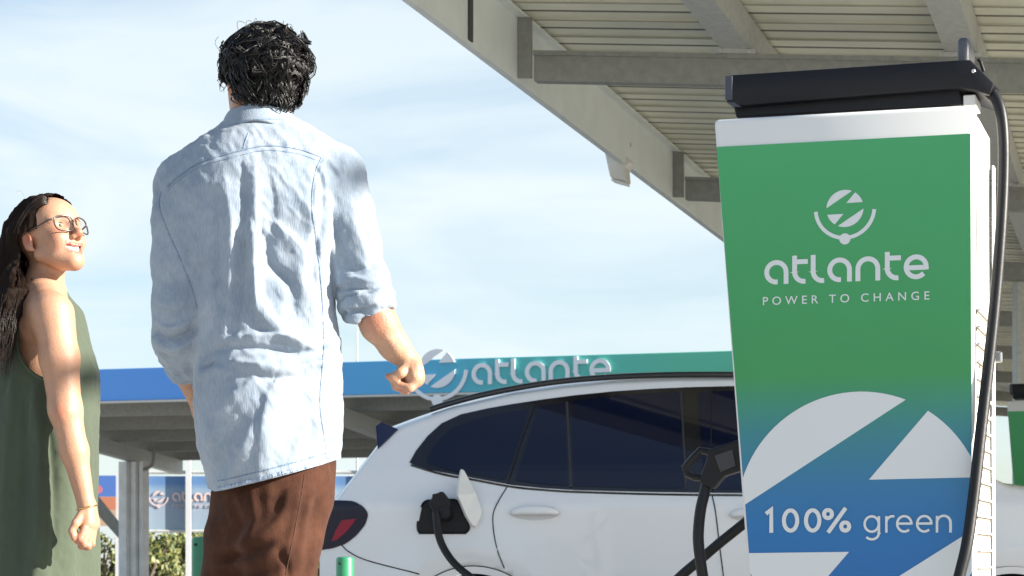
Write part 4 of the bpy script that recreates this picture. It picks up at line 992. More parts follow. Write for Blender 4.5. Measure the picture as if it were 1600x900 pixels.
# opening for the forearm at the right cuff
S.cap(M(579, 488, -.008), M(606, 530, .0), .0415, .040, .004, 'c')
V, Q = S.mesh(2)
FL_ = [
    # broad shape: the seat of the shirt turns to the right, the shoulder blade turns to the left
    ([(400, 520), (398, 620), (410, 760)], 62, .030, 1.0), ([(498, 290), (490, 350), (486, 400)], 42, .016, 1.0),
    # long soft drapes of the shaded left back
    ([(330, 300), (338, 380), (335, 470), (322, 560)], 9, -.006, 1), ([(352, 280), (362, 360), (360, 450), (350, 540)], 9, .006, 1),
    ([(380, 262), (383, 340), (378, 430), (372, 520)], 8, -.007, 1.3), ([(398, 262), (400, 330), (397, 420), (400, 500)], 9, .007, 1),
    ([(300, 330), (308, 400), (318, 470)], 8, -.005, 1), ([(420, 268), (428, 330), (425, 380)], 10, -.004, 1),
    # sharp light-catching creases right of the spine
    ([(396, 366), (402, 420), (408, 470), (432, 508), (470, 540), (512, 556)], 13, .013, 1.5), ([(380, 372), (388, 440), (396, 492), (428, 528), (455, 545)], 10, -.008, 1),
    ([(428, 348), (446, 366), (462, 384), (470, 408), (466, 436), (478, 462), (490, 486), (504, 505)], 12, .013, 1.4), ([(414, 372), (424, 410), (446, 432), (458, 450), (462, 480)], 10, -.011, 1),
    ([(474, 318), (484, 345), (480, 368)], 7, .009, 1.2), ([(500, 330), (492, 380), (490, 420), (500, 470)], 9, -.008, 1),
    ([(372, 524), (410, 523), (445, 527), (490, 534), (525, 530)], 8, .011, 1.3), ([(380, 541), (430, 548), (470, 552), (515, 546)], 8, -.012, 1),
    ([(376, 566), (405, 572), (440, 577), (490, 568), (528, 556)], 9, .012, 1.2), ([(396, 590), (430, 592), (470, 588)], 9, -.006, 1),
    ([(310, 560), (340, 545), (380, 543)], 9, -.007, 1), ([(312, 590), (335, 578), (356, 580)], 9, .008, 1), ([(318, 570), (330, 574), (340, 566)], 6, -.008, 1),
    # skirt of the shirt
    ([(322, 700), (345, 655), (370, 620), (398, 600)], 12, .007, 1), ([(345, 735), (362, 690), (385, 650)], 11, -.007, 1), ([(365, 745), (384, 700), (402, 660)], 11, .006, 1), ([(408, 740), (410, 690), (416, 640), (425, 610)], 18, .008, 1.6),
    ([(440, 620), (455, 660), (450, 710)], 14, -.003, 1), ([(490, 600), (500, 650), (496, 710)], 14, .004, 1), ([(470, 712), (484, 704), (500, 708)], 6, -.004, 1),
    # left sleeve
    ([(246, 500), (262, 512), (282, 508), (302, 498)], 7, .008, 1), ([(244, 516), (262, 528), (286, 524), (302, 514)], 6, -.008, 1), ([(244, 530), (262, 545), (284, 540), (300, 530)], 7, .008, 1),
    ([(252, 480), (275, 490), (298, 478)], 7, -.006, 1), ([(250, 548), (266, 560), (290, 552)], 6, -.006, 1), ([(262, 360), (266, 420), (262, 470)], 9, -.004, 1), ([(280, 340), (288, 400), (292, 450)], 8, .004, 1),
    # right sleeve
    ([(512, 330), (524, 360), (540, 400), (552, 424)], 9, -.007, 1), ([(502, 300), (512, 340), (522, 390), (535, 440)], 9, .004, 1), ([(552, 325), (560, 370), (572, 410)], 12, .006, 1),
    ([(530, 440), (552, 434), (575, 438), (600, 430)], 6, .009, 1), ([(528, 452), (552, 450), (580, 452)], 5, -.009, 1), ([(532, 468), (556, 466), (580, 462), (606, 446)], 6, .008, 1), ([(536, 482), (560, 486), (584, 478)], 5, -.008, 1), ([(545, 420), (568, 420), (590, 412)], 6, -.005, 1),
    ([(505, 250), (520, 270), (545, 275)], 10, -.003, 1), ([(494, 262), (502, 290), (497, 320)], 7, -.006, 1),
]
FL_ = [(p_, w_, a_, s_) if w_ > 30 else (p_, w_ * .8, a_ * 1.25, s_ * 1.35) for p_, w_, a_, s_ in FL_]
V = folds(V, Q, FL_, (.25, -.95, .05))
Nn = normals(V, Q); q = V.copy(); q[:, 2] *= .55
rot_ = np.stack([V[:, 0] * .8 + V[:, 2] * .6, V[:, 1], -V[:, 0] * .6 + V[:, 2] * .8], 1) * np.array((1.0, .6, .45))
V = V + Nn * (fbm(q * 26 + 3, 3, 11) * .0022 + (.35 - np.abs(fbm(rot_ * 42, 2, 15))) * .0030 + fbm(V * 75, 2, 5) * .0006)[:, None]
# shirt-tail hem: deep curve at the back, cut up at the sides
px, py = proj(V)
hemx = [300, 335, 350, 400, 450, 500, 527, 545]; hemy = [752, 768, 766, 754, 741, 727, 718, 712]
g = V[:, 2] - (H0 + (PY0 - np.interp(px, hemx, hemy)) / F * V[:, 1])
front = V[:, 1] > YM + .02; g[front] -= .012
V, Q = trim(V, Q, g, (0, 0, 1))
zc = M(0, 182)[2]
V, Q = trim(V, Q, zc + .012 - V[:, 2] + 0 * V[:, 0], (0, 0, -1))
# welts where the yoke and the sleeves are sewn on
YOKE = [(262, 292), (275, 279), (313, 254), (370, 237), (415, 228), (464, 233), (502, 246)]
SL_R = [(560, 236), (530, 236), (502, 246), (492, 272), (487, 313), (489, 338), (498, 406), (503, 462), (505, 505)]
SL_L = [(252, 300), (249, 322), (262, 360), (280, 400), (300, 450), (308, 480)]
for ln in (YOKE, SL_R[2:], SL_L): V = folds(V, Q, [(ln, 3.0, -.0022, 1), ([(x + 5, y + 4) for x, y in ln], 3.0, .0016, 1)], (0, -1, 0))
shirt = link_mesh('shirt', mesh_np('shirt', V, Q), denim, man, smooth=True)
bv = bvh_of(V, Q)
def seam_line(name, pts, r, m, parent, lift=.0005, wob=0):
    pp = surf_line(bv, [tuple(p) for p in catmull([(x, y) for x, y in pts], 10)], lift)
    pp = [p for i, p in enumerate(pp) if i == 0 or (p - pp[i - 1]).length < .05]
    if len(pp) < 3: return
    rr = [r * (1 + (random.uniform(-wob, wob))) for _ in pp]
    mb = MB(); mb.tube(pp, rr, 8); return mb.build(name, m, parent, smooth=2)
seam_line('yoke_seam', YOKE, .0015, denim_dark, shirt, .0004, .35)
seam_line('yoke_seam', [(x, y + 7) for x, y in YOKE], .0011, denim_dark, shirt, .0, .4)
seam_line('sleeve_seam', SL_R[2:], .0014, denim_dark, shirt, .0002, .4)
seam_line('sleeve_seam', SL_L, .0013, denim_dark, shirt, .0002, .4)
seam_line('side_seam', [(505, 505), (506, 545), (503, 580), (500, 630), (506, 680), (511, 720)], .0013, denim_dark, shirt, .0, .5)
seam_line('back_pleat', [(388, 208), (383, 222), (380, 232)], .0011, denim_dark, shirt, .0)
# hem: a thick frayed double edge
hp_ = [(x, y - 4) for x, y in zip(np.linspace(340, 526, 60), np.interp(np.linspace(340, 526, 60), hemx, hemy))]
seam_line('hem', hp_, .0042, denim_pale, shirt, -.0016, .25); seam_line('hem', [(x, y - 12) for x, y in hp_], .0012, denim_dark, shirt, .0, .5)
# collar: folded band round the neck
mb = MB(); rr = []; cN = [M(407, 172, .012), M(406, 178, .01), M(404, 198, .006), M(403.5, 203, .006), M(404, 199, .008), M(407, 176, .012)]
rad = [(.073, .066), (.077, .070), (.0855, .080), (.0865, .081), (.082, .076), (.070, .063)]
for c, (a, b_) in zip(cN, rad):
    ring = []
    for t_ in np.linspace(0, 2 * math.pi, 64)[:-1]:
        x, y = math.cos(t_) * a, math.sin(t_) * b_; fr_ = max(0, math.sin(t_ - .45)) ** 2
        ring.append(c + np.array((x * math.cos(PHI) - y * math.sin(PHI), x * math.sin(PHI) + y * math.cos(PHI), -.040 * fr_ + .004 * math.sin(3 * t_) + (-.012 * max(0, math.cos(t_ + .25)) ** 2) - .004 * max(0, -math.cos(t_)))))
    rr.append(ring)
mb.rings(rr, cap=False); colr = mb.build('collar', denim, man, smooth=2)
Vc = np.array([v.co[:] for v in colr.data.vertices]) + np.array(man.location); bv0 = bv
bv = bvh_of(Vc, [tuple(p.vertices) for p in colr.data.polygons])
seam_line('collar_stitch', [(350, 200), (362, 195), (385, 189), (410, 186), (440, 187), (456, 191)], .0011, denim_dark, colr, .0003, .5)
bv = bv0

# --- trousers
T = Field([M(270, 0)[0], YM - .30, .01], [M(560, 0)[0], YM + .32, M(0, 690)[2]], .0046)
T.stack(rows_px([(692, 347, 524, .0, .126), (740, 349, 524, .0, .128), (775, 348, 515, 0, .13), (810, 350, 502, 0, .125), (850, 358, 488, .0, .11)]), PHI, .03, 2.2)
T.chain([M(396, 780, .02), M(385, 850, .03), M(376, 910, .035), M(366, 1080, .03), M(358, 1290, .03)], [.094, .088, .082, .082, .086], .03)
T.chain([M(458, 780, -.02), M(440, 850, -.05), M(436, 910, -.05), M(426, 1080, -.04), M(424, 1290, -.07)], [.086, .080, .076, .078, .084], .03)
V, Q = T.mesh(2)
V, Q = trim(V, Q, V[:, 2] - .035, (0, 0, 1))
V = folds(V, Q, [([(340, 862), (372, 850), (410, 836), (440, 808), (452, 770)], 11, .009, 1.3), ([(350, 832), (390, 815), (425, 795), (440, 770)], 9, -.006, 1), ([(338, 885), (380, 880), (415, 868), (440, 850)], 9, .010, 1), ([(345, 872), (385, 864), (420, 850)], 7, -.009, 1),
    ([(470, 750), (462, 800), (452, 850), (440, 900)], 7, .005, 1), ([(500, 760), (494, 800), (484, 850), (478, 900)], 8, -.007, 1), ([(360, 900), (400, 898), (440, 880)], 8, -.007, 1), ([(420, 760), (418, 800), (400, 830)], 10, .006, 1), ([(362, 780), (372, 815), (368, 850)], 9, -.008, 1), ([(392, 770), (398, 810), (386, 850), (372, 890)], 9, .009, 1), ([(436, 860), (446, 880), (450, 900)], 6, -.009, 1), ([(488, 770), (478, 800), (474, 840)], 8, .007, 1)], (0, -1, 0))
Nn = normals(V, Q); V = V + Nn * (fbm(V * 17 + 9, 2, 21) * .0024)[:, None]
tro = link_mesh('trousers', mesh_np('trousers', V, Q), cord, man, smooth=True)
bv = bvh_of(V, Q)
seam_line('outseam', [(476, 742), (468, 790), (458, 840), (446, 898)], .0014, mat('brown_thread', (.05, .018, .01), .9), tro, .0, .4)
for fx, dy in ((358, .03), (424, -.07)):
    a = M(fx - 10, 1300, dy); a[2] = .045
    mb = MB(); rr = []
    for k, (o_, w_, h_) in enumerate(((-.07, .03, .05), (-.03, .044, .075), (.05, .046, .07), (.13, .05, .05), (.19, .042, .04), (.22, .02, .03))):
        c = a + np.array((-.46, .88, 0)) * o_; rr.append([(c[0] + .88 * w_ * math.cos(t_), c[1] + .46 * w_ * math.cos(t_), max(.002, h_ * .5 + h_ * .5 * math.sin(t_))) for t_ in np.linspace(0, 2 * math.pi, 20)[:-1]])
    mb.rings(rr); mb.build('shoe', mat('brown_leather', (.08, .04, .025), .4), man, smooth=2)

# --- wavy hair: a cap and many loose locks
hair_m = mat('black_hair', (.0042, .0035, .0032), .42, var=.4, vscale=60, spec=.42)
K = Field(list(HC - .2), list(HC + .22), .004)
K.ell(H(-.010, 0, .036), (.104, .087, .077), Rh, .02); K.cap(H(-.055, 0, -.02), H(-.046, 0, -.045), .044, .036, .03); K.ell(H(.05, -.01, .062), (.05, .06, .035), Rh, .03)
for s_ in (-1, 1): K.cap(H(-.03, s_ * .059, .0), H(-.045, s_ * .048, -.045), .022, .014, .02); K.cap(H(.03, s_ * .07, .04), H(.022, s_ * .074, .0), .018, .008, .02)
V, Q = K.mesh(1)
lc = (V - HC) @ Rh.T
g = np.maximum(np.maximum(-(lc[:, 0] - .045) , lc[:, 2] - .055), -1)          # keep the face clear
keep = ~((lc[:, 0] > .045) & (lc[:, 2] < .05) | (lc[:, 0] > .0) & (lc[:, 2] < .0) & (np.abs(lc[:, 1]) < .06))
Q = Q[keep[Q].all(1)]; V, Q = compact(V, Q)
Nn = normals(V, Q); V = V + Nn * (fbm(V * 55, 3, 8) * .006)[:, None]
hv = [tuple(v) for v in V]; hq = [tuple(q) for q in Q]
mb = MB(); mb.cur = 1; mb.add(hv, hq); mb.cur = 0
rg = random.Random(5)
EC = np.array((-.010, 0, .036)); ER = np.array((.098, .082, .073))
def lock(v, ln, clump, curl, drop, nst):
    """one curl: a handful of fine hairs that share a wavy path"""
    d = np.array(v); base = EC + d * ER
    tang = np.array((-.55 * (1 if v[0] < .3 else -1), rg.uniform(-.8, .8), -drop)); tang -= d * tang.dot(d); tang /= np.linalg.norm(tang); bin_ = np.cross(d, tang)
    ph = rg.uniform(0, 6.28); fq = rg.uniform(.7, 1.5); lift_ = rg.uniform(.3, 1.0); n_ = 8; turn = rg.uniform(-1.2, 1.2)
    guide = []
    for i in range(n_):
        t_ = i / (n_ - 1); p = base + (tang * math.cos(turn * t_) + bin_ * math.sin(turn * t_)) * ln * t_; q_ = (p - EC) / ER; rn = np.linalg.norm(q_)
        if p[2] > -.03: p = EC + (p - EC) / max(rn, .6)
        guide.append(p + d * (.003 + curl * lift_ * math.sin(math.pi * min(1, t_ * 1.1)) ) + bin_ * curl * .8 * math.sin(fq * 5.2 * t_ + ph))
    for k in range(nst):
        o1, o2 = rg.gauss(0, clump), rg.gauss(0, clump * .55); r0 = rg.uniform(.0009, .0019); sh = rg.uniform(.8, 1.05); pts = []
        for i, g_ in enumerate(guide):
            t_ = i / (n_ - 1); w_ = (.35 + .65 * math.sin(math.pi * (.15 + .7 * t_))) * (1 - .45 * t_); g2 = guide[0] + (g_ - guide[0]) * sh
            pts.append(H(*(g2 + bin_ * o1 * w_ + d * o2 * w_)))
        mb.tube(pts, [r0 * (1 - .8 * (i / (n_ - 1)) ** 2) for i in range(n_)], 4, cap=False)
cnt = 0
while cnt < 560:
    v = np.array((rg.gauss(-.25, 1), rg.gauss(0, 1), rg.gauss(.35, 1))); v /= np.linalg.norm(v)
    if v[2] < -.62 or (v[0] > .45 and v[2] < .30): continue
    low = v[2] < -.1
    lock(v, rg.uniform(.025, .045) if low else rg.uniform(.045, .085), rg.uniform(.0025, .0045), rg.uniform(.003, .007) if low else rg.uniform(.006, .016), rg.uniform(.5, 1.2), 9); cnt += 1
for _ in range(130):      # loose curls that break the outline
    v = np.array((rg.gauss(-.35, .8), rg.gauss(.25, 1), rg.gauss(.4, .7))); v /= np.linalg.norm(v)
    if v[0] > .5 or v[2] < -.35: continue
    lock(v, rg.uniform(.04, .075), .003, rg.uniform(.016, .034), rg.uniform(.2, 1.0), 6)
for _ in range(420):     # nape, tapering to the collar
    x = rg.uniform(-.062, .062); z0 = rg.uniform(-.052, .02); b0 = np.array((-.101 + x * x * 11 - z0 * .12, x, z0)); pts = []; ph = rg.uniform(0, 6.28); ln = rg.uniform(.012, .036)
    for i in range(6):
        t_ = i / 5; pts.append(H(b0[0] + .022 * t_ * t_ * (b0[2] < -.01) - .006 * math.sin(3 * t_), b0[1] * (1 - .16 * t_) + .005 * math.sin(3.5 * t_ + ph), b0[2] - ln * t_))
    mb.tube(pts, [.0012, .0018, .0017, .0014, .0009, .0004], 4, cap=False)
for s_ in (-1, 1):       # sides behind the ears
    for _ in range(150):
        f0 = rg.uniform(-.075, .0); u0 = rg.uniform(-.045, .05); r0 = .0845 - max(0, -f0 - .03) * .35 - max(0, -u0) * .28; ph = rg.uniform(0, 6); ln = rg.uniform(.02, .042) if u0 > -.02 else rg.uniform(.012, .026); am = rg.uniform(.002, .007)
        pts = [H(f0 - .022 * t_ + am * math.sin(4 * t_ + ph), s_ * (r0 + am * math.sin(3 * t_) - .012 * t_ * (u0 < .01)), u0 - ln * t_) for t_ in np.linspace(0, 1, 6)]
        mb.tube(pts, [.0012, .0019, .0018, .0014, .0009, .0004], 4, cap=False)
for s_ in (-1, 1):       # fringe falling past the temples
    for _ in range(60):
        f0 = rg.uniform(.0, .085); fl_ = rg.uniform(.018, .046); b0 = np.array((f0, s_ * (.080 - max(0, f0 - .03) * .5), rg.uniform(.015, .09))); ph = rg.uniform(0, 6)
        pts = [H(b0[0] + .014 * t_ + .004 * math.sin(5 * t_ + ph), b0[1] + s_ * (rg.uniform(-.006, .010) * math.sin(2.6 * t_)), b0[2] - fl_ * t_) for t_ in np.linspace(0, 1, 6)]
        mb.tube(pts, [.0016, .0022, .002, .0016, .001, .0004], 4, cap=False)
for _ in range(60):      # fly-away hairs
    v = np.array((rg.gauss(-.2, 1), rg.gauss(0, 1), abs(rg.gauss(.5, .7)))); v /= np.linalg.norm(v)
    b0 = EC + v * np.array((.104, .088, .080)); w_ = np.array((rg.gauss(0, 1), rg.gauss(0, 1), rg.gauss(0, .6))); w_ -= v * w_.dot(v); am = rg.uniform(.010, .024)
    mb.tube([H(*(b0 + w_ * .026 * t_ + v * am * math.sin(2.8 * t_))) for t_ in np.linspace(0, 1, 8)], [.0005] * 8, 4, cap=False)
mb.build('hair', [hair_m, mat('hair_undercoat', (.004, .0035, .0032), .95, spec=.05)], man, smooth=2)
for s_ in (-1, 1):
    mb = MB(); mb.lathe(H(.074, s_ * .032, -.002), hf, [(.0, -.012), (.010, -.006), (.012, 0), (.010, .006), (.0, .012)], 16, cap=False); mb.build('eye', mat('eye_white', (.7, .68, .65), .2), man, smooth=2)
# ================================================================== woman in profile
YW = 6.2; wpm = YW / F
def W(px, py, dy=0.0): return np.array(P(px, py, YW + dy))
wskin = mat('warm_skin', (.45, .245, .155), .48, var=.10, vscale=26, bump=.18, bscale=240, sss=.14)
lip = mat('lips', (.40, .15, .115), .35)
olive = mat('olive_fabric', (.052, .070, .043), .85, var=.16, vscale=5, bump=.15, bscale=340, sheen=.25)
wom = thing('person', 'smiling woman with long dark hair and glasses in a sleeveless olive green dress', 'person', (W(70, 0)[0], YW, 0.0))
ps_, ph_ = math.radians(35), math.radians(19)
wf = np.array((math.cos(ps_) * math.cos(ph_), -math.sin(ps_) * math.cos(ph_), math.sin(ph_))); wr = np.array((-math.sin(ps_), -math.cos(ps_), 0)); wu = np.cross(wr, wf)
Rw = np.array([wf, wr, wu]); WC = W(78, 371, -.02)
def G(f, r, u): return WC + wf * f + wr * r + wu * u
B = Field([W(-60, 0)[0], YW - .36, -.02], [W(175, 0)[0], YW + .30, W(0, 290)[2]], .0027)
B.ell(G(-.012, 0, .030), (.094, .073, .084), Rw, .02); B.ell(G(.034, 0, -.030), (.052, .057, .080), Rw, .035); B.ell(G(.045, 0, .035), (.046, .056, .05), Rw, .03)
B.cap(G(.068, 0, -.100), G(.064, 0, -.090), .017, .02, .025)
for s_ in (-1, 1):
    B.cap(G(-.006, s_ * .052, -.058), G(.066, s_ * .010, -.100), .014, .014, .03)
    B.ell(G(.058, s_ * .036, -.036), (.028, .024, .024), Rw, .02)            # raised smiling cheek
    B.cap(G(.080, s_ * .012, .020), G(.064, s_ * .046, .020), .009, .008, .014)   # brow
    B.ell(G(.094, s_ * .031, -.001), (.017, .017, .011), Rw, .010, 'c')
    B.cap(G(.074, s_ * .018, .0085), G(.068, s_ * .044, .006), .0055, .0045, .005)      # upper lid
    B.cap(G(.073, s_ * .018, -.0145), G(.067, s_ * .043, -.012), .0050, .0045, .005)
    B.ell(G(.094, s_ * .0115, -.040), (.010, .0075, .008), Rw, .006)       # nostril wing
    B.chain([G(.0865, 0, -.0605), G(.083, s_ * .015, -.0580), G(.066, s_ * .0345, -.0460)], [.0048, .0046, .0034], .006)
    B.chain([G(.0840, 0, -.0870), G(.080, s_ * .015, -.0810), G(.0655, s_ * .0335, -.0500)], [.0060, .0056, .0036], .006)
    B.ell(G(-.014, s_ * .075, -.014), (.018, .008, .030), Rw, .006); B.ell(G(-.010, s_ * .083, -.010), (.010, .006, .018), Rw, .006, 'c'); B.cap(G(-.008, s_ * .074, -.038), G(-.006, s_ * .073, -.042), .007, .006, .005)
B.cap(G(.086, 0, .004), G(.108, 0, -.030), .0068, .0095, .012); B.ell(G(.108, 0, -.034), (.011, .0105, .009), Rw, .008)
for s_ in (-1, 1): B.chain([G(.084, 0, -.0735), G(.081, s_ * .015, -.0690), G(.069, s_ * .030, -.0520)], [.0078, .0070, .0034], .003, 'c')
B.cap(W(76, 402, .0), W(66, 462, .02), .047, .055, .03)
B.chain([W(66, 455, -.02), W(74, 478, -.14)], [.05, .045], .04); B.chain([W(66, 455, .06), W(64, 484, .18)], [.05, .045], .04)
B.stack([(W(0, y)[2], W((a + b) / 2, 0)[0], YW + .02, (b - a) / 2 * wpm, d) for y, a, b, d in ((455, 30, 96, .09), (490, 14, 112, .13), (560, 12, 126, .12), (650, 16, 106, .10), (760, 16, 96, .11), (830, 20, 92, .10))], 0, .03)
arm = [W(82, 490, -.165), W(93, 560, -.185), W(102, 640, -.20), W(116, 705, -.205), W(134, 785, -.20)]
B.chain(arm, [.058, .051, .043, .036, .0235], .02)
B.cap(W(60, 500, -.10), W(78, 500, -.15), .06, .05, .03)
B.ell(W(98, 646, -.23), (.018, .016, .02), None, .02)
arm2 = [W(76, 488, .20), W(84, 600, .25), W(96, 700, .26), W(112, 790, .24), W(118, 850, .22)]
B.chain(arm2, [.046, .04, .034, .024, .022], .02)
# hand, loosely curled
B.cap(W(135, 788, -.20), W(136, 818, -.205), .021, .025, .012); B.cap(W(140, 792, -.19), W(145, 818, -.185), .018, .02, .012)
for a, b_, c, d, r in (((132, 826, -.225), (125, 842, -.235), (117, 834, -.225), (116, 824, -.212), .0092), ((138, 830, -.215), (131, 850, -.225), (121, 845, -.218), (119, 834, -.206), .0096), ((143, 829, -.20), (138, 854, -.208), (127, 854, -.202), (123, 844, -.194), .0092), ((147, 825, -.186), (144, 850, -.19), (135, 856, -.186), (130, 849, -.182), .008)):
    B.chain([W(*a), W(*b_), W(*c), W(*d)], [r * 1.1, r, r * .92, r * .78], .004)
B.chain([W(128, 802, -.215), W(118, 818, -.232), (W(112, 830, -.236)), W(116, 842, -.238)], [.012, .011, .0095, .0075], .005)
for x0, dy in ((38, -.06), (62, .08)):
    B.chain([W(60, 830, dy), W(56, 960, dy), W(48, 1060, dy), W(46, 1185, dy)], [.075, .06, .052, .036], .03); a = W(46, 1200, dy); a[2] = .045; B.cap(a, a + np.array((.16, -.02, -.015)), .035, .028, .03)
V, Q = B.mesh(1)
lc = (V - WC) @ Rw.T
me = mesh_np('body', V, Q)
mi = np.zeros(len(Q), int); c = lc[Q].mean(1)
ul = (c[:, 0] > .066) & (np.abs(c[:, 1]) < .035) & (np.abs(c[:, 2] + .0735 - 17 * c[:, 1] ** 2) < .0175 * np.sqrt(np.clip(1 - (c[:, 1] / .0345) ** 2, 0, 1)) + .001)
mi[ul] = 1
wb = link_mesh('body', me, [wskin, lip], wom, smooth=True); me.polygons.foreach_set('material_index', mi)
L0 = np.array(wom.location); flush_skin(wskin, me, [(G(.062, .042, -.030) - L0, .020), (G(.062, -.042, -.030) - L0, .020), (G(.112, 0, -.034) - L0, .014), (G(-.012, .08, -.012) - L0, .022), (W(102, 642, -.24) - L0, .022), (W(126, 842, -.235) - L0, .02), (W(140, 852, -.20) - L0, .02), (G(.072, 0, -.105) - L0, .014)])
# teeth, eyes, brows
mb = MB(); top = []; bot = []
for a in np.linspace(-1, 1, 15): top.append(G(.0805 - .0135 * a * a, a * .030, -.0620 + .0115 * a * a)); bot.append(G(.0800 - .0135 * a * a, a * .030, -.0785 + .0245 * a * a))
mb.rings([top, bot], cap=False, closed=False); mb.rings([[p - wf * .006 for p in top], [p - wf * .006 for p in bot]], cap=False, closed=False); mb.build('teeth', mat('teeth', (.80, .76, .70), .25), wom, smooth=2)
for s_ in (-1, 1):
    mb = MB(); o_ = G(.0655, s_ * .031, -.003)
    pr = [(.0122 * math.sin(a), -.0122 * math.cos(a)) for a in np.linspace(0.02, math.pi - .02, 14)]; mb.lathe(o_, wf, pr, 20, cap=False); ey = mb.build('eye', mat('eye_white', (.7, .68, .65), .2), wom, smooth=2)
    mb = MB(); dd = (wf + wu * .05); mb.lathe(o_ + dd * .0104, dd, [(.0056, 0), (.0052, .0018), (.002, .0026), (.0, .0027)], 16, cap=False); mb.build('iris', mat('brown_iris', (.05, .022, .012), .1), ey, smooth=2)
    mb = MB(); mb.tube([G(.0875, s_ * .013, .0255), G(.0845, s_ * .028, .0315), G(.0715, s_ * .044, .0300), G(.059, s_ * .053, .024)], [.0028, .0036, .003, .001], 8, flat=.6); mb.build('eyebrow', mat('dark_brow', (.03, .018, .013), .7), wom, smooth=2)
    mb = MB(); mb.tube([G(.0795, s_ * .019, .0030), G(.0800, s_ * .031, .0060), G(.070, s_ * .046, .0020)], [.0012, .0018, .0012], 6); mb.build('eyelashes', mat('dark_brow', (.03, .018, .013), .7), wom)
# glasses
gl = bpy.data.materials.new('clear_lens'); gl.use_nodes = True; n, l = nodes_of(gl); b = n['Principled BSDF']; b.inputs['Base Color'].default_value = (.96, .97, 1, 1); b.inputs['Transmission Weight'].default_value = 1; b.inputs['Roughness'].default_value = 0; b.inputs['IOR'].default_value = 1.03; b.inputs['Specular IOR Level'].default_value = 1.0
n.remove(b); tb = n.new('ShaderNodeBsdfTransparent'); gb_ = n.new('ShaderNodeBsdfGlossy'); gb_.inputs['Roughness'].default_value = .02; ms = n.new('ShaderNodeMixShader'); ms.inputs['Fac'].default_value = .06
l.new(tb.outputs[0], ms.inputs[1]); l.new(gb_.outputs[0], ms.inputs[2]); l.new(ms.outputs[0], n['Material Output'].inputs['Surface'])
frm = mat('tortoiseshell_frame', (.055, .035, .030), .25, coat=.5, var=.5, vscale=60)
fr_pts = {}
mb = MB()
for s_ in (-1, 1):
    ring = []
    for a in np.linspace(0, 2 * math.pi, 33)[:-1]:
        cx_, sy_ = math.cos(a), math.sin(a); rr_ = 1 / ((abs(cx_) ** 3 + abs(sy_) ** 3) ** (1 / 3))
        r_ = s_ * (.0335 + .0275 * cx_ * rr_ * (1 + .05 * sy_)); u_ = -.004 + .0225 * sy_ * rr_
        ring.append(G(.1015 - 4.2 * r_ * r_, r_, u_))
    fr_pts[s_] = ring; mb.tube(ring + [ring[0]], .0021, 8, cap=False)
mb.tube([G(.1015, -.0085, .004), G(.105, 0, .007), G(.1015, .0085, .004)], .002, 8)
gls = mb.build('glasses', frm, wom, smooth=2)
for s_ in (-1, 1):
    mb = MB(); mb.tube([G(.0860, s_ * .0615, .009), G(.076, s_ * .070, .010), G(.02, s_ * .079, .006), G(-.025, s_ * .081, .004), G(-.045, s_ * .078, -.012)], [.0026, .0026, .0017, .0017, .0015], 8); mb.build('temple_arm', frm, gls, smooth=2)
    mb = MB(); mb.add([tuple(p) for p in fr_pts[s_]], [tuple(range(32))]); mb.build('lens', gl, gls)
# dress
olv = Field([W(-70, 0)[0], YW - .36, .30], [W(185, 0)[0], YW + .36, W(0, 430)[2]], .0044)
drows = [(446, 34, 92, .02, .085), (458, 24, 100, .02, .115), (478, 10, 114, .02, .165), (510, -4, 124, .02, .178), (540, -14, 136, .02, .172), (575, -24, 151, .02, .172), (640, -32, 150, .02, .18), (720, -38, 148, .02, .19), (800, -42, 147, .02, .20), (900, -46, 148, .02, .215), (990, -50, 149, .02, .23), (1050, -52, 150, .02, .235)]
olv.stack([(W(0, y)[2], W((a + b) / 2, 0)[0], YW + d, (b - a) / 2 * wpm * .86, e * .86) for y, a, b, d, e in drows], -.27, .02, 4.0)
V, Q = olv.mesh(2)
V = folds(V, Q, [([(20, 600), (12, 700), (8, 800), (4, 900)], 9, .012, 1), ([(40, 600), (40, 700), (34, 800), (30, 900)], 8, -.010, 1), ([(56, 610), (62, 700), (60, 800), (58, 900)], 9, .013, 1), ([(72, 640), (84, 740), (86, 820), (84, 900)], 8, -.012, 1), ([(92, 680), (104, 760), (108, 830), (110, 900)], 9, .013, 1), ([(122, 720), (126, 800), (128, 900)], 7, -.008, 1),
    ([(-4, 560), (-14, 700), (-20, 880)], 9, -.009, 1), ([(24, 500), (14, 560), (6, 620)], 8, -.006, 1), ([(138, 600), (136, 700), (136, 800), (138, 900)], 7, .006, 1), ([(128, 540), (130, 580), (126, 640)], 6, -.004, 1), ([(60, 592), (50, 640), (48, 690)], 7, .006, 1)], (0, -1, 0))
Nn = normals(V, Q); q = V.copy(); q[:, 2] *= .4; V = V + Nn * (fbm(q * 22, 3, 31) * .0035 + fbm(V * 70, 2, 6) * .0007)[:, None]
V, Q = trim(V, Q, V[:, 2] - W(0, 1010)[2], (0, 0, 1))
V, Q = trim(V, Q, W(0, 449)[2] + .05 * (W(70, 0)[0] - V[:, 0]) - V[:, 2], (0, 0, -1))
px, py = proj(V)
def inpoly(px, py, poly):
    r = np.zeros(len(px), bool); j = len(poly) - 1
    for i in range(len(poly)):
        xi, yi = poly[i]; xj, yj = poly[j]; c = ((yi > py) != (yj > py)) & (px < (xj - xi) * (py - yi) / (yj - yi + 1e-9) + xi); r ^= c; j = i
    return r
ahole = [(82, 446), (68, 455), (50, 472), (38, 495), (29, 525), (33, 555), (47, 576), (64, 588), (92, 596), (110, 582), (117, 545), (114, 515), (107, 488), (97, 464)]
ah = [tuple(p) for p in catmull(ahole + [ahole[0]], 5)]
near = V[:, 1] < YW - .02
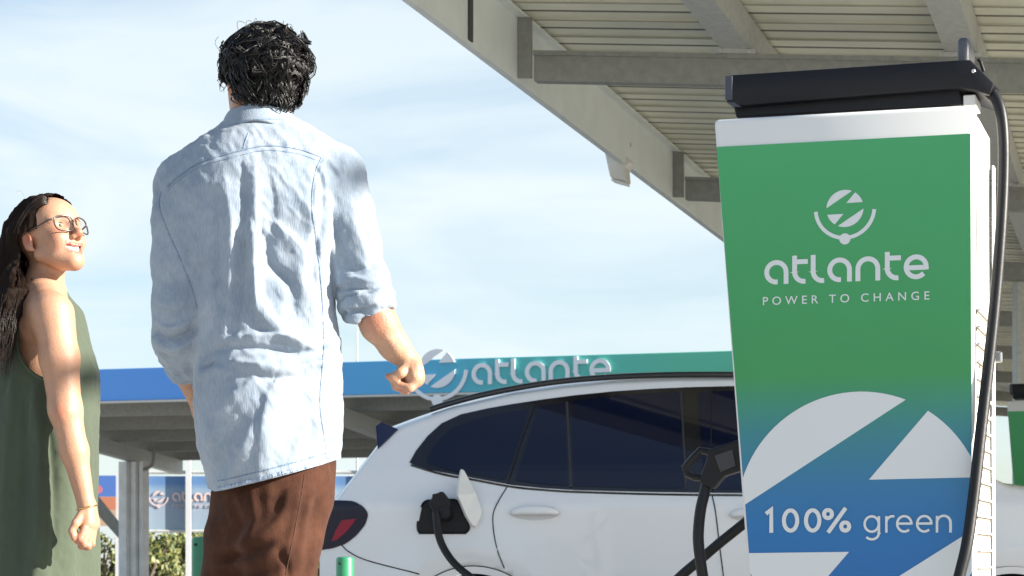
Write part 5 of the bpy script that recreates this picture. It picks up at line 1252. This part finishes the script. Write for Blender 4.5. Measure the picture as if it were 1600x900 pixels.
d_, _, _ = dist_poly(px, py, ah); ins_ = inpoly(px, py, ah); g = np.where(ins_, -d_, d_); g = np.where(near, g, 50)
dir_ = np.zeros_like(V); Q2 = Q[(g[Q] > 0).any(1)]
# pull the cut edge onto the armhole line
neg = (g < 0) & near
if neg.any():
    A = np.array(ah); q_ = np.stack([px[neg], py[neg]], 1); dd = ((q_[:, None, :] - A[None]) ** 2).sum(2).argmin(1); tgt = A[dd]
    Y_ = V[neg][:, 1]; V[neg, 0] = (tgt[:, 0] - PX0) / F * Y_; V[neg, 2] = H0 + (PY0 - tgt[:, 1]) / F * Y_
V, Q = compact(V, Q2)
drs = link_mesh('dress', mesh_np('dress', V, Q), olive, wom, smooth=True); bv = bvh_of(V, Q)
pp = surf_line(bv, [(x + (x - 78) * .045, y + (y - 520) * .03) for x, y in ah if y > 458 or x < 76], .0008)
pp = [p for i, p in enumerate(pp) if p.y < YW + .05]; pp = [p for i, p in enumerate(pp) if i == 0 or (p - pp[i - 1]).length < .06]
mb = MB(); mb.tube(pp, .0042, 8); mb.build('armhole_binding', mat('dark_olive_edge', (.06, .08, .05), .9), drs, smooth=2)
mb = MB(); mb.tube([tuple(W(46 + 0, 452, -.0)), tuple(W(62, 446, -.05)), tuple(W(76, 452, -.085)), tuple(W(92, 456, -.06))], [.007, .008, .008, .006], 10); mb.build('neck_binding', mat('dark_olive_edge', (.06, .08, .05), .9), drs, smooth=2)
# bracelet and ring
def loop(c, ax, R, r, m, nm, par):
    ax = np.array(ax) / np.linalg.norm(ax); e_ = np.cross(ax, (0, 1, 0)); e_ /= np.linalg.norm(e_); g_ = np.cross(ax, e_)
    mb = MB(); mb.tube([c + (e_ * math.cos(a) + g_ * math.sin(a)) * R for a in np.linspace(0, 2 * math.pi, 28)], r, 8); mb.build(nm, m, par, smooth=2)
gold = mat('gold', (.75, .50, .22), .25, metal=1)
loop(W(135.5, 793, -.20), arm[-1] - arm[-2], .0265, .0022, gold, 'bracelet', wom); loop(W(129, 846, -.222), W(124, 847, -.22) - W(133, 845, -.225), .0108, .0016, gold, 'ring', wom)
for dy in (-.09, .10):
    a = W(44, 1200, dy); mb = MB(); rr = []
    for o_, w_, h_ in ((-.05, .025, .05), (-.01, .036, .06), (.07, .040, .05), (.14, .042, .04), (.19, .03, .03), (.205, .012, .02)): rr.append([(a[0] + o_, a[1] + w_ * math.cos(t_), max(.002, h_ * .5 + h_ * .5 * math.sin(t_))) for t_ in np.linspace(0, 2 * math.pi, 18)[:-1]])
    mb.rings(rr); mb.build('shoe', mat('tan_leather', (.3, .18, .1), .5), wom, smooth=2)
# long hair
wh = mat('dark_brown_hair', (.022, .013, .009), .36, var=.45, vscale=30, spec=.3)
K = Field(list(WC + np.array((-.30, -.18, -.42))), list(WC + np.array((.16, .18, .18))), .004)
K.ell(G(-.022, 0, .036), (.098, .083, .090), Rw, .02); K.ell(G(-.062, .01, .01), (.09, .08, .085), Rw, .03); K.ell(G(.035, 0, .075), (.042, .058, .032), Rw, .02)
for s_ in (-1, 1):
    K.cap(G(-.040, s_ * .060, .01), G(-.075, s_ * .045, -.03), .034, .034, .03)
K.chain([G(-.09, 0, -.01), W(14, 430, .01), W(4, 500, .0), W(-6, 560, -.01), W(-8, 600, -.01)], [.075, .066, .055, .042, .02], .03)
K.chain([G(-.05, .055, -.04), W(26, 440, -.09), W(14, 488, -.155), W(4, 530, -.185), W(-4, 560, -.19)], [.034, .038, .030, .022, .008], .02)
V, Q = K.mesh(1); lc = (V - WC) @ Rw.T
hair_front = .055 + .10 * np.clip(lc[:, 2] - .06, -1, 1)
bad = (lc[:, 0] > .030 + .50 * np.clip(lc[:, 2] + .005, -.2, .2)) & (lc[:, 2] < .085) & (lc[:, 2] > -.15) | (lc[:, 0] > .066) | ((lc[:, 0] > -.030) & (lc[:, 2] < .004) & (np.abs(lc[:, 1]) > .02) & (lc[:, 2] > -.12))
hx_, hy_ = proj(V); bad |= (hx_ > 52) & (hy_ > 404) & (hy_ < 480)
Q = Q[(~bad[Q]).all(1)]; V, Q = compact(V, Q); Nn = normals(V, Q); q = V.copy(); q[:, 2] *= .15; V = V + Nn * (fbm(q * 90, 3, 18) * .0045)[:, None]
mb = MB(); mb.cur = 1; mb.add([tuple(v) for v in V], [tuple(q) for q in Q]); mb.cur = 0; rg = random.Random(9)
for k in range(330):
    s_ = 1 if rg.random() < .84 else -1; f0 = rg.uniform(-.07, .058); j = rg.uniform(0, 1)
    p0 = G(f0, s_ * rg.uniform(.0, .006), .120 - .9 * max(0, f0) ** 1.6 * 6 - .30 * max(0, -f0 - .02)); p1 = G(f0 * .85 + .004, s_ * (.058 + .014 * j), .085 - .03 * j + f0 * .1); p2 = G(-.036 - .055 * j + f0 * .22, s_ * (.087 + .008 * rg.random() - .02 * j), .015 + .02 * j); p3 = G(-.066 - .075 * j, s_ * (.078 - .035 * j), -.050 + .02 * j)
    ex = rg.uniform(-24, 36); ye = rg.uniform(525, 590); cd = rg.uniform(.55, 1.0) if s_ > 0 else 0
    p4 = W(16 + ex * .55, 445, -.11 * cd); p5 = W(4 + ex * .62, 492, -.195 * cd); p6 = W(-2 + ex * .5, ye, -.215 * cd)
    guide = catmull([p0, p1, p2, p3, p4, p5, p6], 4); m_ = len(guide)
    for q_ in range(6):
        o = np.array((rg.gauss(0, .0032), rg.gauss(0, .003), rg.gauss(0, .0032))); w0 = rg.uniform(.0007, .0016); ph = rg.uniform(0, 6); cut_ = rg.randint(m_ - 5, m_)
        pts = [p + o * (.5 + .9 * i / m_) + np.array((.005 * math.sin(i * .5 + ph), .004 * math.cos(i * .45 + ph), 0)) * (i / m_) for i, p in enumerate(guide)][:cut_]; c_ = len(pts)
        mb.tube(pts, [w0 * (1 - .8 * (i / c_) ** 3) for i in range(c_)], 4, cap=False)
for k in range(6):
    b0 = G(rg.uniform(-.08, .04), rg.uniform(-.03, .05), .122); e_ = b0 + np.array((rg.uniform(-.05, .05), rg.uniform(-.03, .03), rg.uniform(-.02, .012))); mdl = (b0 + e_) / 2 + np.array((0, 0, .010))
    mb.tube(catmull([b0, mdl, e_], 5), [.00022] * 11, 4)
mb.build('hair', [wh, mat('brown_undercoat', (.014, .009, .007), .9, spec=.08)], wom, smooth=2)
